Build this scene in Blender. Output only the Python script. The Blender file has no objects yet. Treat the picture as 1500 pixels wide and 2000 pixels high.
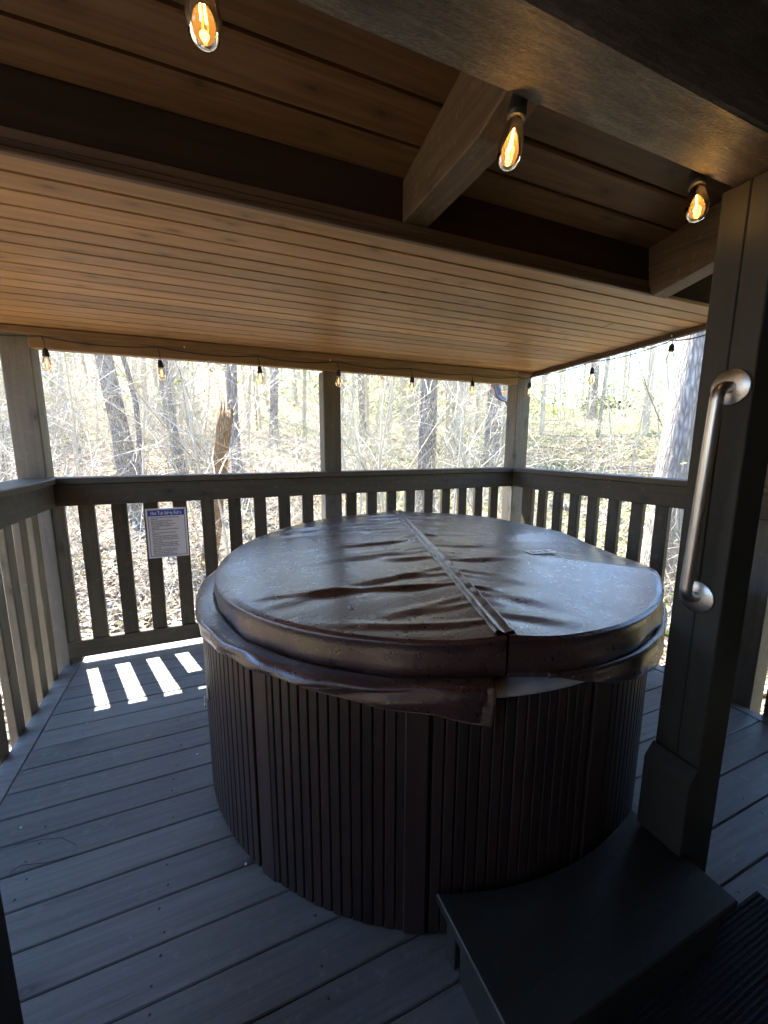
import bpy, bmesh, math, random
import numpy as np
from mathutils import Vector, Matrix
random.seed(7); rng = np.random.default_rng(7)
SC = bpy.context.scene; COL = SC.collection
# ------------------------------------------------------------------ camera
F, PITCH, YAW, ROLL, EYE = 800.0, .1615, .40732, .0032, 1.4288      # focal length in px of the 1500 x 2000 photograph
fw = Vector((math.sin(YAW)*math.cos(PITCH), math.cos(YAW)*math.cos(PITCH), -math.sin(PITCH)))
rt0 = Vector((math.cos(YAW), -math.sin(YAW), 0)); up0 = rt0.cross(fw)
RT = rt0*math.cos(ROLL)+up0*math.sin(ROLL); UP = -rt0*math.sin(ROLL)+up0*math.cos(ROLL)
cam = bpy.data.cameras.new('camera'); CAM = bpy.data.objects.new('camera', cam); COL.objects.link(CAM)
M = Matrix((RT, UP, -fw)).transposed().to_4x4(); M.translation = (0, 0, EYE); CAM.matrix_world = M
cam.sensor_fit = 'HORIZONTAL'; cam.sensor_width = 36; cam.lens = 36*F/1500; cam.clip_start = .02; cam.clip_end = 600
SC.camera = CAM
# ------------------------------------------------------------------ world, sun, exposure
SUN_TRAVEL = Vector((.18, -.58, -1)).normalized()                   # read from the light patches on the deck
el = math.asin(-SUN_TRAVEL.z); az = math.atan2(-SUN_TRAVEL.x, -SUN_TRAVEL.y)
world = bpy.data.worlds.new('World'); SC.world = world; world.use_nodes = True
wn = world.node_tree.nodes; wl = world.node_tree.links
sky = wn.new('ShaderNodeTexSky'); sky.sky_type = 'NISHITA'; sky.sun_disc = False
sky.sun_elevation = el; sky.sun_rotation = az; sky.air_density = 1.0; sky.dust_density = .1; sky.ozone_density = 4.0
wl.new(sky.outputs[0], wn['Background'].inputs[0]); wn['Background'].inputs[1].default_value = .15
sun = bpy.data.lights.new('sun', 'SUN'); sun.energy = 5.0; sun.angle = math.radians(.53); sun.color = (1, .95, .87)
so = bpy.data.objects.new('sun', sun); COL.objects.link(so); so.rotation_euler = SUN_TRAVEL.to_track_quat('-Z', 'Y').to_euler()
SC.view_settings.view_transform = 'Standard'; SC.view_settings.look = 'None'; SC.view_settings.gamma = 1
SC.view_settings.exposure = 3.05
SC.cycles.use_denoising = True; SC.cycles.max_bounces = 7; SC.cycles.diffuse_bounces = 5; SC.cycles.use_adaptive_sampling = True; SC.cycles.adaptive_threshold = .03; SC.cycles.transparent_max_bounces = 12
SC.cycles.sample_clamp_indirect = 6; SC.cycles.caustics_reflective = False; SC.cycles.caustics_refractive = False
# ------------------------------------------------------------------ pixel -> direction helpers
def ray(x, y): return fw + RT*((x-750)/F) + UP*((1000-y)/F)
def onY(x, y, Y): d = ray(x, y); return Vector((0, 0, EYE))+d*(Y/d.y)
def onX(x, y, X): d = ray(x, y); return Vector((0, 0, EYE))+d*(X/d.x)
def onz(x, y, z): d = ray(x, y); return Vector((0, 0, EYE))+d*((z-EYE)/d.z)
# ------------------------------------------------------------------ material helpers
class NT:
    def __init__(s, name):
        s.m = bpy.data.materials.new(name); s.m.use_nodes = True; s.t = s.m.node_tree
        s.b = s.t.nodes['Principled BSDF']; s.out = s.t.nodes['Material Output']
    def n(s, typ, **kw):
        nd = s.t.nodes.new('ShaderNode'+typ)
        for k, v in kw.items():
            if k.startswith('i_'):
                key = k[2:]; key = int(key) if key.isdigit() else key.replace('_', ' ')
                s.set(nd.inputs[key], v)
            else: setattr(nd, k, v)
        return nd
    def set(s, inp, v):
        if hasattr(v, 'is_linked') or isinstance(v, bpy.types.NodeSocket): s.t.links.new(v, inp)
        else: inp.default_value = v
    def ramp(s, fac, stops):
        r = s.n('ValToRGB'); s.t.links.new(fac, r.inputs[0]); e = r.color_ramp.elements
        while len(e) < len(stops): e.new(.5)
        for k, (p, c) in enumerate(stops):
            e[k].position = p; e[k].color = tuple(c)+(1,) if len(c) == 3 else c
        return r.outputs[0]
    def mix(s, fac, a, b, mode='MIX'):
        x = s.n('MixRGB', blend_type=mode); s.set(x.inputs[0], fac); s.set(x.inputs[1], a); s.set(x.inputs[2], b); return x.outputs[0]
    def math(s, op, a, b=0.0):
        x = s.n('Math', operation=op); s.set(x.inputs[0], a); s.set(x.inputs[1], b); return x.outputs[0]
    def noise(s, vec, scale, detail=4, rough=.55, dist=0):
        x = s.n('TexNoise'); s.set(x.inputs['Vector'], vec); x.inputs['Scale'].default_value = scale
        x.inputs['Detail'].default_value = detail; x.inputs['Roughness'].default_value = rough; x.inputs['Distortion'].default_value = dist
        return x.outputs[0]
    def bump(s, h, strength, dist=.002):
        x = s.n('Bump'); s.set(x.inputs['Height'], h); x.inputs['Strength'].default_value = strength; x.inputs['Distance'].default_value = dist
        s.t.links.new(x.outputs[0], s.b.inputs['Normal'])
    def objvec(s, sc):
        tc = s.n('TexCoord'); oi = s.n('ObjectInfo')
        off = s.n('VectorMath', operation='SCALE'); comb = s.n('CombineXYZ')
        for k in range(3): s.t.links.new(oi.outputs['Random'], comb.inputs[k])
        s.t.links.new(comb.outputs[0], off.inputs[0]); off.inputs['Scale'].default_value = 37
        add = s.n('VectorMath', operation='ADD'); s.t.links.new(tc.outputs['Object'], add.inputs[0]); s.t.links.new(off.outputs[0], add.inputs[1])
        mp = s.n('Mapping'); s.t.links.new(add.outputs[0], mp.inputs[0]); mp.inputs['Scale'].default_value = sc
        return mp.outputs[0], oi.outputs['Random']
def col(c, k): return tuple(max(0, min(1, x*k)) for x in c[:3])+(1,)
def wood(name, c, axis='X', contrast=.35, rough=.6, knots=0, grain=1.0, bump=.25, board_var=.18, wear=None, spec=.3, coat=0):
    """painted or stained timber; grain runs along the object's local axis"""
    t = NT(name)
    st = {'X': (1.2, 26, 26), 'Y': (26, 1.2, 26), 'Z': (26, 26, 1.2)}[axis]
    v, rnd = t.objvec(st)
    blot, _ = t.objvec({'X': (1, 4, 4), 'Y': (4, 1, 4), 'Z': (4, 4, 1)}[axis])
    g = t.noise(v, 1.6*grain, 6, .62, .5); b = t.noise(blot, 1.3, 4, .6)
    base = t.ramp(g, [(.25, col(c, 1-contrast)[:3]), (.55, col(c, 1)[:3]), (.8, col(c, 1+contrast*.6)[:3])])
    k = t.math('MULTIPLY_ADD', b, .55); t.t.nodes[-1].inputs[2].default_value = .72
    base = t.mix(1.0, base, k, 'MULTIPLY')
    rv = t.math('MULTIPLY_ADD', rnd, board_var*2); t.t.nodes[-1].inputs[2].default_value = 1-board_var
    base = t.mix(1.0, base, rv, 'MULTIPLY')
    if knots:
        kv, _ = t.objvec((1, 1, 1)); sx = t.n('SeparateXYZ'); t.t.links.new(kv, sx.inputs[0]); i0 = 'XYZ'.index(axis); oth = [k_ for k_ in range(3) if k_ != i0]
        cb = t.n('CombineXYZ'); t.set(cb.inputs[0], t.math('MULTIPLY', sx.outputs[i0], 5.0)); t.set(cb.inputs[1], t.math('MULTIPLY', t.math('ADD', sx.outputs[oth[0]], sx.outputs[oth[1]]), 11.0))
        vo = t.n('TexVoronoi', feature='F1', voronoi_dimensions='2D'); t.t.links.new(cb.outputs[0], vo.inputs['Vector']); vo.inputs['Scale'].default_value = knots
        dist = t.math('ADD', vo.outputs['Distance'], t.math('MULTIPLY', t.math('SUBTRACT', t.noise(v, 1.2, 3), .5), .35))
        kn = t.ramp(dist, [(.05, (1, 1, 1)), (.10, (.55, .55, .55)), (.17, (.35, .35, .35)), (.34, (.0, .0, .0))])
        kn = t.math('MULTIPLY', kn, t.math('GREATER_THAN', vo.outputs['Color'], .72))
        base = t.mix(t.math('MULTIPLY', kn, .7), base, col(c, .26), 'MIX')
    if wear:
        wv, _ = t.objvec((9, 9, 9)); w = t.noise(wv, 3, 8, .7)
        base = t.mix(t.ramp(w, [(.56, (0, 0, 0)), (.68, (.65, .65, .65))]), base, tuple(wear)+(1,))
    t.set(t.b.inputs['Base Color'], base)
    t.set(t.b.inputs['Roughness'], t.math('MULTIPLY_ADD', b, .25)); t.t.nodes[-1].inputs[2].default_value = rough-.12
    t.b.inputs['Specular IOR Level'].default_value = spec
    t.bump(t.math('ADD', g, t.math('MULTIPLY', b, .4)), bump, .0025)
    return t.m
def plain(name, c, rough=.5, metal=0, spec=.5, noise=0, nscale=40, bump=0):
    t = NT(name); t.b.inputs['Roughness'].default_value = rough; t.b.inputs['Metallic'].default_value = metal; t.b.inputs['Specular IOR Level'].default_value = spec
    if noise:
        v, _ = t.objvec((1, 1, 1)); n = t.noise(v, nscale, 6, .65)
        t.set(t.b.inputs['Base Color'], t.ramp(n, [(.3, col(c, 1-noise)[:3]), (.7, col(c, 1+noise)[:3])]))
        if bump: t.bump(n, bump, .002)
    else: t.b.inputs['Base Color'].default_value = tuple(c)+(1,)
    return t.m
MAT = {}
MAT['rail'] = wood('rail_paint', (.088, .076, .055), 'X', .30, .55, 1.0, bump=.3, wear=(.15, .135, .11))
MAT['raily'] = wood('rail_paint_side', (.088, .076, .055), 'Y', .30, .55, 1.0, bump=.3, wear=(.15, .135, .11))
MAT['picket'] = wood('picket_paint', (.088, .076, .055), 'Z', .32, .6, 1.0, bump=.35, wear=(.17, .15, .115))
MAT['picket_lit'] = wood('picket_weathered_lit', (.20, .175, .125), 'Z', .40, .6, 1.0, bump=.4, wear=(.27, .245, .19))  # weathered left pickets; their lit look is put into the lighter colour
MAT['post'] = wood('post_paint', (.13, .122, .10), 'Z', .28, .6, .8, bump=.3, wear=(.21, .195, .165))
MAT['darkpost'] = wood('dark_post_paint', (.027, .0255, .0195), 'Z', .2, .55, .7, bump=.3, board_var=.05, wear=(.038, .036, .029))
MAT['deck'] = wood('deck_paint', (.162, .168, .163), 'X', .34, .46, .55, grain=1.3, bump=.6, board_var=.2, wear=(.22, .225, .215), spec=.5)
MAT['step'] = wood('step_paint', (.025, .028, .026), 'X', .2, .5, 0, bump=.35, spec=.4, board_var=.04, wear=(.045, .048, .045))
MAT['pine'] = wood('knotty_pine', (.36, .203, .083), 'X', .36, .45, 1.15, bump=.2, board_var=.2, spec=.35)
MAT['eave'] = wood('stained_plank', (.115, .067, .033), 'X', .5, .5, 1.0, bump=.45, board_var=.28)
def roughsawn(name, c):
    t = NT(name); v, _ = t.objvec((7, 45, 45)); f, _ = t.objvec((30, 70, 70)); bl, _ = t.objvec((1.6, 5, 5))
    g = t.noise(v, 1.5, 7, .7, .8); h = t.noise(f, 3.0, 6, .75); b = t.noise(bl, 1.4, 5, .65, .6)
    base = t.ramp(g, [(.3, col(c, .45)[:3]), (.5, col(c, .9)[:3]), (.72, col(c, 1.7)[:3])])
    base = t.mix(1.0, base, t.ramp(h, [(.35, (.55, .55, .55)), (.65, (1.25, 1.25, 1.25))]), 'MULTIPLY')
    base = t.mix(1.0, base, t.ramp(b, [(.3, (.35, .32, .30)), (.55, (.9, .85, .8)), (.75, (1.5, 1.45, 1.4))]), 'MULTIPLY')
    t.set(t.b.inputs['Base Color'], base); t.set(t.b.inputs['Roughness'], t.ramp(b, [(.35, (.62, .62, .62)), (.65, (.38, .38, .38))])); t.b.inputs['Specular IOR Level'].default_value = .6
    t.bump(t.math('ADD', g, h), 1.0, .004); return t.m
MAT['beam'] = roughsawn('rough_sawn_beam', (.112, .094, .076))
MAT['rafter'] = wood('stained_rafter', (.11, .074, .042), 'Y', .55, .55, 1.0, grain=1.4, bump=.7, wear=(.19, .14, .085))
MAT['header'] = wood('dark_header', (.030, .018, .012), 'X', .3, .8, 0, bump=.3, spec=.1)
MAT['trim'] = wood('eave_trim', (.10, .062, .038), 'X', .4, .5, 0, bump=.4)
MAT['backbeam'] = wood('pine_beam', (.25, .155, .075), 'X', .35, .5, .9, bump=.25)
MAT['wall'] = wood('shade_wall_siding', (.12, .085, .055), 'X', .35, .6, 1.0)
MAT['roofing'] = plain('roof_metal', (.10, .09, .08), .5, .3)
MAT['black'] = plain('black_rubber', (.012, .012, .012), .55)
MAT['white'] = plain('white_plastic', (.75, .75, .72), .4)
MAT['brass'] = plain('clip_white', (.8, .8, .78), .4)
MAT['bronze'] = plain('bronze_gutter', (.11, .075, .055), .4, .0, .5, .15, 20)
MAT['nail'] = plain('nail_head', (.02, .02, .022), .6)
MAT['shell'] = plain('acrylic_shell', (.42, .42, .40), .3, 0, .5, .12, 12)
MAT['signwhite'] = plain('sign_face', (.84, .85, .86), .35)
MAT['signblue'] = plain('sign_blue', (.04, .09, .50), .4)
MAT['signink'] = plain('sign_ink', (.03, .04, .10), .5)
def steel():
    t = NT('brushed_steel'); v, _ = t.objvec((90, 90, 2)); n = t.noise(v, 3, 4)
    t.b.inputs['Metallic'].default_value = 1; t.set(t.b.inputs['Base Color'], t.ramp(n, [(.3, (.42, .40, .36)), (.7, (.64, .62, .57))]))
    t.b.inputs['Roughness'].default_value = .36; t.bump(n, .2, .0006); return t.m
MAT['steel'] = steel()
def vinyl():
    t = NT('brown_vinyl'); v, _ = t.objvec((1, 1, 1))
    n1 = t.noise(v, 3.2, 5, .6); n2 = t.noise(v, 55, 6, .7); n3 = t.noise(v, 240, 3, .6)
    t.set(t.b.inputs['Base Color'], t.mix(t.ramp(n2, [(.56, (0, 0, 0)), (.75, (.5, .5, .5))]), t.ramp(n1, [(.3, (.036, .0140, .0115)), (.7, (.060, .027, .021))]), (.075, .05, .043, 1)))
    t.set(t.b.inputs['Roughness'], t.math('MULTIPLY_ADD', n2, .30)); t.t.nodes[-1].inputs[2].default_value = .17
    t.b.inputs['Specular IOR Level'].default_value = .85
    vo = t.n('TexVoronoi', feature='DISTANCE_TO_EDGE'); t.t.links.new(v, vo.inputs['Vector']); vo.inputs['Scale'].default_value = 55
    rot = t.n('Mapping'); t.t.links.new(v, rot.inputs[0]); rot.inputs['Rotation'].default_value = (0, 0, -.29+math.pi/2*0); 
    st = t.n('Mapping'); t.t.links.new(rot.outputs[0], st.inputs[0]); st.inputs['Scale'].default_value = (3.5, 34, 10)
    n4 = t.noise(st.outputs[0], 1.0, 6, .62, 1.2); n5 = t.noise(v, 7, 7, .7, .4)
    rg = t.math('ADD', t.math('MULTIPLY', n2, .20), t.math('MULTIPLY', n5, .16)); rg = t.math('ADD', rg, .12); t.set(t.b.inputs['Roughness'], rg); t.set(t.b.inputs['Coat Roughness'], t.math('ADD', t.math('MULTIPLY', n5, .22), .14))
    n2 = t.math('ADD', n2, t.math('MULTIPLY', n4, 1.5))
    h = t.math('ADD', t.math('MULTIPLY', vo.outputs[0], .6), t.math('ADD', t.math('MULTIPLY', n2, 1.0), t.math('MULTIPLY', n3, .3)))
    t.bump(h, .42, .003); t.b.inputs['Coat Weight'].default_value = .6; return t.m
MAT['vinyl'] = vinyl()
MAT['worn'] = plain('worn_vinyl_edge', (.17, .12, .10), .7, 0, .4, .6, 90, .6)
MAT['cabinet'] = wood('cabinet_slat', (.029, .0180, .0165), 'Z', .3, .42, 0, bump=.4, spec=.4, board_var=.28, wear=(.038, .029, .027))
MAT['groove'] = plain('cabinet_core', (.008, .006, .006), .8)
def glass():
    t = NT('bulb_glass_amber_glare'); t.t.nodes.remove(t.b)
    tr = t.n('BsdfTransparent'); tr.inputs[0].default_value = (1, .84, .58, 1)
    gl = t.n('BsdfGlossy'); gl.inputs[0].default_value = (1, .95, .85, 1); gl.inputs['Roughness'].default_value = .04
    tl = t.n('BsdfTranslucent'); tl.inputs[0].default_value = (1, .62, .25, 1)  # amber tint stands in for the filament's glare filling the glass
    lw = t.n('LayerWeight'); lw.inputs[0].default_value = .30
    m1 = t.n('MixShader'); m1.inputs[0].default_value = .17; t.t.links.new(tr.outputs[0], m1.inputs[1]); t.t.links.new(tl.outputs[0], m1.inputs[2])
    m2 = t.n('MixShader'); t.t.links.new(lw.outputs['Fresnel'], m2.inputs[0]); t.t.links.new(m1.outputs[0], m2.inputs[1]); t.t.links.new(gl.outputs[0], m2.inputs[2])
    t.t.links.new(m2.outputs[0], t.out.inputs[0]); return t.m
MAT['glass'] = glass()
def emit(name, c, s):
    t = NT(name); t.b.inputs['Base Color'].default_value = tuple(c)+(1,); t.b.inputs['Emission Color'].default_value = tuple(c)+(1,); t.b.inputs['Emission Strength'].default_value = s; return t.m
MAT['filament'] = emit('led_filament', (1, .66, .22), 5.0)
def matt():
    t = NT('ribbed_mat'); v, _ = t.objvec((1, 1, 1)); n = t.noise(v, 120, 4)
    t.set(t.b.inputs['Base Color'], t.ramp(n, [(.3, (.012, .013, .017)), (.7, (.03, .033, .042))])); t.b.inputs['Roughness'].default_value = .9; t.bump(n, .8, .004); return t.m
MAT['mat'] = matt()
# outdoors
def ground_mat():
    t = NT('leaf_litter_ground'); g = t.n('NewGeometry'); p = g.outputs['Position']
    n1 = t.noise(p, .35, 5); n2 = t.noise(p, 9, 8, .7); n3 = t.noise(p, 38, 5, .7)
    leaf = t.ramp(n3, [(.25, (.13, .095, .066)), (.5, (.31, .235, .165)), (.68, (.44, .35, .26)), (.85, (.56, .48, .39))])
    leaf = t.mix(t.ramp(n2, [(.42, (0, 0, 0)), (.75, (.7, .7, .7))]), leaf, (.17, .105, .07, 1))
    grn = t.ramp(n3, [(.3, (.07, .085, .025)), (.7, (.24, .26, .10))])
    sp = t.n('SeparateXYZ'); t.t.links.new(p, sp.inputs[0]); n1 = t.math('ADD', n1, t.math('MULTIPLY', t.math('MINIMUM', t.math('MAXIMUM', t.math('SUBTRACT', sp.outputs[0], 1.0), 0.0), 6.0), .028))
    base = t.mix(t.ramp(n1, [(.50, (0, 0, 0)), (.70, (.8, .8, .8))]), leaf, grn)
    t.set(t.b.inputs['Base Color'], base); t.b.inputs['Roughness'].default_value = .95; t.b.inputs['Specular IOR Level'].default_value = .1
    t.bump(t.math('ADD', n3, n2), 1.0, .05); return t.m
MAT['ground'] = ground_mat()
def island(name, stops, rough=.8, transl=0, spec=.2):
    t = NT(name); g = t.n('NewGeometry')
    c = t.ramp(g.outputs['Random Per Island'], stops)
    t.set(t.b.inputs['Base Color'], c); t.b.inputs['Roughness'].default_value = rough; t.b.inputs['Specular IOR Level'].default_value = spec
    if transl:
        tl = t.n('BsdfTranslucent'); t.t.links.new(c, tl.inputs[0]); mx = t.n('MixShader'); mx.inputs[0].default_value = transl
        t.t.links.new(t.b.outputs[0], mx.inputs[1]); t.t.links.new(tl.outputs[0], mx.inputs[2]); t.t.links.new(mx.outputs[0], t.out.inputs[0])
    return t.m
MAT['litter'] = island('dry_leaf', [(0, (.17, .125, .085)), (.35, (.36, .275, .195)), (.7, (.50, .41, .31)), (1, (.62, .56, .47))], .6, .15, .4)
MAT['bud'] = island('spring_leaf', [(0, (.16, .20, .04)), (.5, (.30, .34, .09)), (1, (.44, .46, .17))], .6, .4)
MAT['rust'] = island('rust_leaf', [(0, (.26, .09, .035)), (.5, (.48, .20, .07)), (1, (.62, .34, .13))], .6, .4)
MAT['pink'] = island('redbud_flower', [(0, (.45, .17, .36)), (1, (.62, .32, .52))], .6, .3)
MAT['twig'] = island('pale_twig', [(0, (.22, .20, .145)), (.4, (.37, .34, .265)), (1, (.56, .525, .43))], .55, 0, .5)
def bark(name, lo, hi, scale=1.0):
    t = NT(name); v, _ = t.objvec((7*scale, 7*scale, 1.3*scale)); n = t.noise(v, 4, 8, .72, .6)
    vo = t.n('TexVoronoi', feature='DISTANCE_TO_EDGE'); v2, _ = t.objvec((15*scale, 15*scale, 2.2*scale)); t.t.links.new(v2, vo.inputs['Vector']); vo.inputs['Scale'].default_value = 2.2
    h = t.math('ADD', t.math('MULTIPLY', vo.outputs[0], 1.2), n)
    t.set(t.b.inputs['Base Color'], t.ramp(h, [(.35, lo), (.75, tuple((a+b)/2 for a, b in zip(lo, hi))), (1.0, hi)]))
    t.b.inputs['Roughness'].default_value = .85; t.b.inputs['Specular IOR Level'].default_value = .3; t.bump(h, 1.0, .03); return t.m
MAT['bark'] = bark('grey_bark', (.11, .098, .088), (.42, .38, .345))
MAT['barkpale'] = bark('pale_bark', (.16, .14, .12), (.52, .48, .43), .8)
MAT['snag'] = bark('rotten_orange_wood', (.12, .07, .035), (.50, .33, .17), 1.4)
MAT['road'] = plain('asphalt', (.22, .22, .22), .8, 0, .3, .15, 3)
MAT['carpaint'] = plain('black_car_paint', (.012, .012, .014), .2)
MAT['carglass'] = plain('car_glass', (.02, .022, .025), .08)
MAT['tyre'] = plain('tyre', (.015, .015, .015), .8)
MAT['lamp'] = plain('lamp_lens', (.6, .6, .6), .2)
# ------------------------------------------------------------------ object helpers
def link(name, me, mat=None, parent=None, loc=(0, 0, 0), rot=None):
    o = bpy.data.objects.new(name, me); COL.objects.link(o)
    if mat is not None and me is not None and not me.materials: me.materials.append(MAT[mat] if isinstance(mat, str) else mat)
    o.location = loc
    if rot is not None: o.rotation_euler = rot
    if parent: o.parent = parent
    return o
def tag(o, label, cat, group=None):
    o['label'] = label; o['category'] = cat
    if group: o['group'] = group
    return o
def thing(name, label, cat, loc=(0, 0, 0), group=None, rot=None):
    return tag(link(name, None, None, None, loc, rot), label, cat, group)
def structure(o): o['kind'] = 'structure'; return o
def stuff(o): o['kind'] = 'stuff'; return o
def mesh(name, V, Fc, smooth=False):
    me = bpy.data.meshes.new(name); me.from_pydata([tuple(v) for v in V], [], [tuple(f) for f in Fc]); me.validate(); me.update()
    if smooth: me.polygons.foreach_set('use_smooth', [True]*len(me.polygons))
    return me
def box_mesh(name, sx, sy, sz, bev=.003, seg=1, jitter=0):
    bm = bmesh.new(); bmesh.ops.create_cube(bm, size=1)
    for v in bm.verts: v.co = (v.co.x*sx, v.co.y*sy, v.co.z*sz)
    if bev: bmesh.ops.bevel(bm, geom=bm.edges[:], offset=min(bev, .3*min(sx, sy, sz)), segments=seg, affect='EDGES')
    if jitter:
        for v in bm.verts: v.co += Vector((random.uniform(-1, 1), random.uniform(-1, 1), random.uniform(-1, 1)))*jitter
    me = bpy.data.meshes.new(name); bm.to_mesh(me); bm.free(); return me
def box(name, x0, x1, y0, y1, z0, z1, mat, parent=None, bev=.003, off=(0, 0, 0), rot=None):
    """box given by its extents in world axes; the object's origin is the box centre; off = parent's origin"""
    me = box_mesh(name, x1-x0, y1-y0, z1-z0, bev)
    c = Vector(((x0+x1)/2, (y0+y1)/2, (z0+z1)/2))-Vector(off)
    return link(name, me, mat, parent, c, rot)
def prism(name, poly, a0, a1, axis, mat, parent=None, off=(0, 0, 0), bev=.002):
    """polygon extruded along an axis: poly in (Y,Z) for axis X, (X,Z) for Y, (X,Y) for Z"""
    bm = bmesh.new(); o = Vector(off)
    def P(u, v, a): return {'X': Vector((a, u, v)), 'Y': Vector((u, a, v)), 'Z': Vector((u, v, a))}[axis]-o
    A = [bm.verts.new(P(u, v, a0)) for u, v in poly]; B = [bm.verts.new(P(u, v, a1)) for u, v in poly]; n = len(poly)
    bm.faces.new(A); bm.faces.new(B[::-1])
    for i in range(n): bm.faces.new((A[i], A[(i+1) % n], B[(i+1) % n], B[i]))
    bmesh.ops.recalc_face_normals(bm, faces=bm.faces[:])
    if bev: bmesh.ops.bevel(bm, geom=bm.edges[:], offset=bev, segments=1, affect='EDGES')
    me = bpy.data.meshes.new(name); bm.to_mesh(me); bm.free(); return link(name, me, mat, parent)
def tube_geo(V, Fc, pts, rad, n=8, cap=True):
    pts = [Vector(p) for p in pts]; base = len(V); m = len(pts); ref = None
    for i, p in enumerate(pts):
        t = (pts[min(i+1, m-1)]-pts[max(i-1, 0)]).normalized()
        if ref is None: ref = t.orthogonal().normalized()
        ref = (ref-t*ref.dot(t))
        ref = ref.normalized() if ref.length > 1e-6 else t.orthogonal().normalized()
        b = t.cross(ref); r = rad[i] if hasattr(rad, '__len__') else rad
        for k in range(n):
            a = 2*math.pi*k/n; V.append(p+ref*(r*math.cos(a))+b*(r*math.sin(a)))
    for i in range(m-1):
        for k in range(n):
            a = base+i*n+k; b = base+i*n+(k+1) % n; Fc.append((a, b, b+n, a+n))
    if cap: Fc.append(tuple(base+k for k in range(n))[::-1]); Fc.append(tuple(base+(m-1)*n+k for k in range(n)))
def tube(name, pts, rad, mat, parent=None, n=8, smooth=True):
    V, Fc = [], []; tube_geo(V, Fc, pts, rad, n); return link(name, mesh(name, V, Fc, smooth), mat, parent)
def lathe_geo(V, Fc, prof, n=20, cap=True):
    b = len(V)
    for r, z in prof:
        for k in range(n): a = 2*math.pi*k/n; V.append((r*math.cos(a), r*math.sin(a), z))
    for i in range(len(prof)-1):
        for k in range(n): q = b+i*n+k; s = b+i*n+(k+1) % n; Fc.append((q, s, s+n, q+n))
    if cap: Fc.append(tuple(b+k for k in range(n))[::-1]); Fc.append(tuple(b+(len(prof)-1)*n+k for k in range(n)))
def lathe(name, prof, n=20, smooth=True):
    V, Fc = [], []; lathe_geo(V, Fc, prof, n); return mesh(name, V, Fc, smooth)
def lerp(t, xs, ys): return float(np.interp(t, xs, ys))
YB, XL, XR = 3.054, -.857, 2.631            # inner faces of the back, left and right rail boards
RAIL = 1.227
# ================================================================== GROUND
def terr(x, y):
    dx = max(x-3.3, 0)+max(-1.6-x, 0); dy = max(y-3.6, 0)+max(-2-y, 0); d = math.hypot(dx, dy)
    s = .77*x+.64*y
    rise = .19*max(0, d-.8) if d < 21 else .19*20.2+(.07+.17*min(1, max(0, (.98*y-x)/(.25*y+1))))*(d-21)
    z = -.95+rise+.10*math.sin(x*.55+1)*math.sin(y*.47)*min(1, d/4)+.35*math.sin(x*.11)*math.sin(y*.13+1)*min(1, d/12)
    return z
def build_ground():
    xs = np.concatenate([np.linspace(-260, -30, 14), np.linspace(-28, 34, 90), np.linspace(37, 300, 16)])
    ys = np.concatenate([np.linspace(-260, -14, 10), np.linspace(-12, 46, 90), np.linspace(50, 320, 18)])
    V = [(x, y, terr(x, y)+random.uniform(-.02, .02)) for y in ys for x in xs]; nx = len(xs)
    Fc = [(j*nx+i, j*nx+i+1, (j+1)*nx+i+1, (j+1)*nx+i) for j in range(len(ys)-1) for i in range(nx-1)]
    structure(link('ground', mesh('ground', V, Fc, True), 'ground'))
    # road along the top of the slope, seen through the right-hand opening
    pts = [(21+t*1.0, 22.5-.62*t+.006*t*t) for t in np.linspace(0, 40, 60)]
    V, Fc = [], []
    for i, (x, y) in enumerate(pts):
        nx_, ny_ = .58, .81
        for k in (-1.8, 1.8):
            px, py = x+nx_*k, y+ny_*k; V.append((px, py, terr(px, py)+.06))
    Fc = [(2*i, 2*i+2, 2*i+3, 2*i+1) for i in range(len(pts)-1)]
    structure(link('road', mesh('road', V, Fc), 'road'))
build_ground()
# ================================================================== DECK FLOOR
def build_deck():
    o = structure(link('deck_floor', None)); P = .1372
    k = -5
    first = True
    while True:
        y1 = 2.519-P*k; y0 = y1-P
        if y0 < -1.35: break
        yt = min(y1, 3.21)
        if yt > y0+.02:
            if k >= 0 and k % 4 == 1: segs = [(-.842, 1.35), (1.354, 2.60)]
            elif k % 4 == 3: segs = [(-.842, .55), (.554, 2.60)]
            else: segs = [(-.842, 2.60)]
            for a, b in segs: box('plank', a, b, y0+.0022, yt-.0012, -.03, random.uniform(-.0012, .0008), 'deck', o, .0035)
        k += 1
    pm = box('edge_plank', -.934, -.846, -1.3, 3.21, -.03, .0, 'deck', o, .003)
    pm = box('edge_plank', 2.604, 2.669, -1.3, 3.21, -.03, .0, 'deck', o, .003)
    box('joist', -.93, 2.66, 3.165, 3.205, -.25, -.034, 'rail', o)
    for x in (-.9, .1, 1.2, 2.6): box('joist', x, x+.04, -1.3, 3.09, -.25, -.034, 'rail', o)
    # nail heads, two to a board at every joist
    V, Fc = [], []
    for kk in range(-4, 29):
        yc = 2.519-P*kk-P/2
        for xj in (-.64, -.21, .22, .65, 1.08, 1.51, 1.94, 2.37):
            for s in (-.035, .035):
                if random.random() < .25: continue
                x = xj+random.gauss(0, .012); y = yc+s+random.gauss(0, .004); r = random.uniform(.0028, .005); b = len(V)
                for q in range(6): a = q*math.pi/3; V.append((x+r*math.cos(a), y+r*random.uniform(.8, 1.4)*math.sin(a), .0025))
                Fc.append(tuple(range(b, b+6)))
    stuff(link('nail_heads', mesh('nail_heads', V, Fc), 'nail', o))
build_deck()
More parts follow.
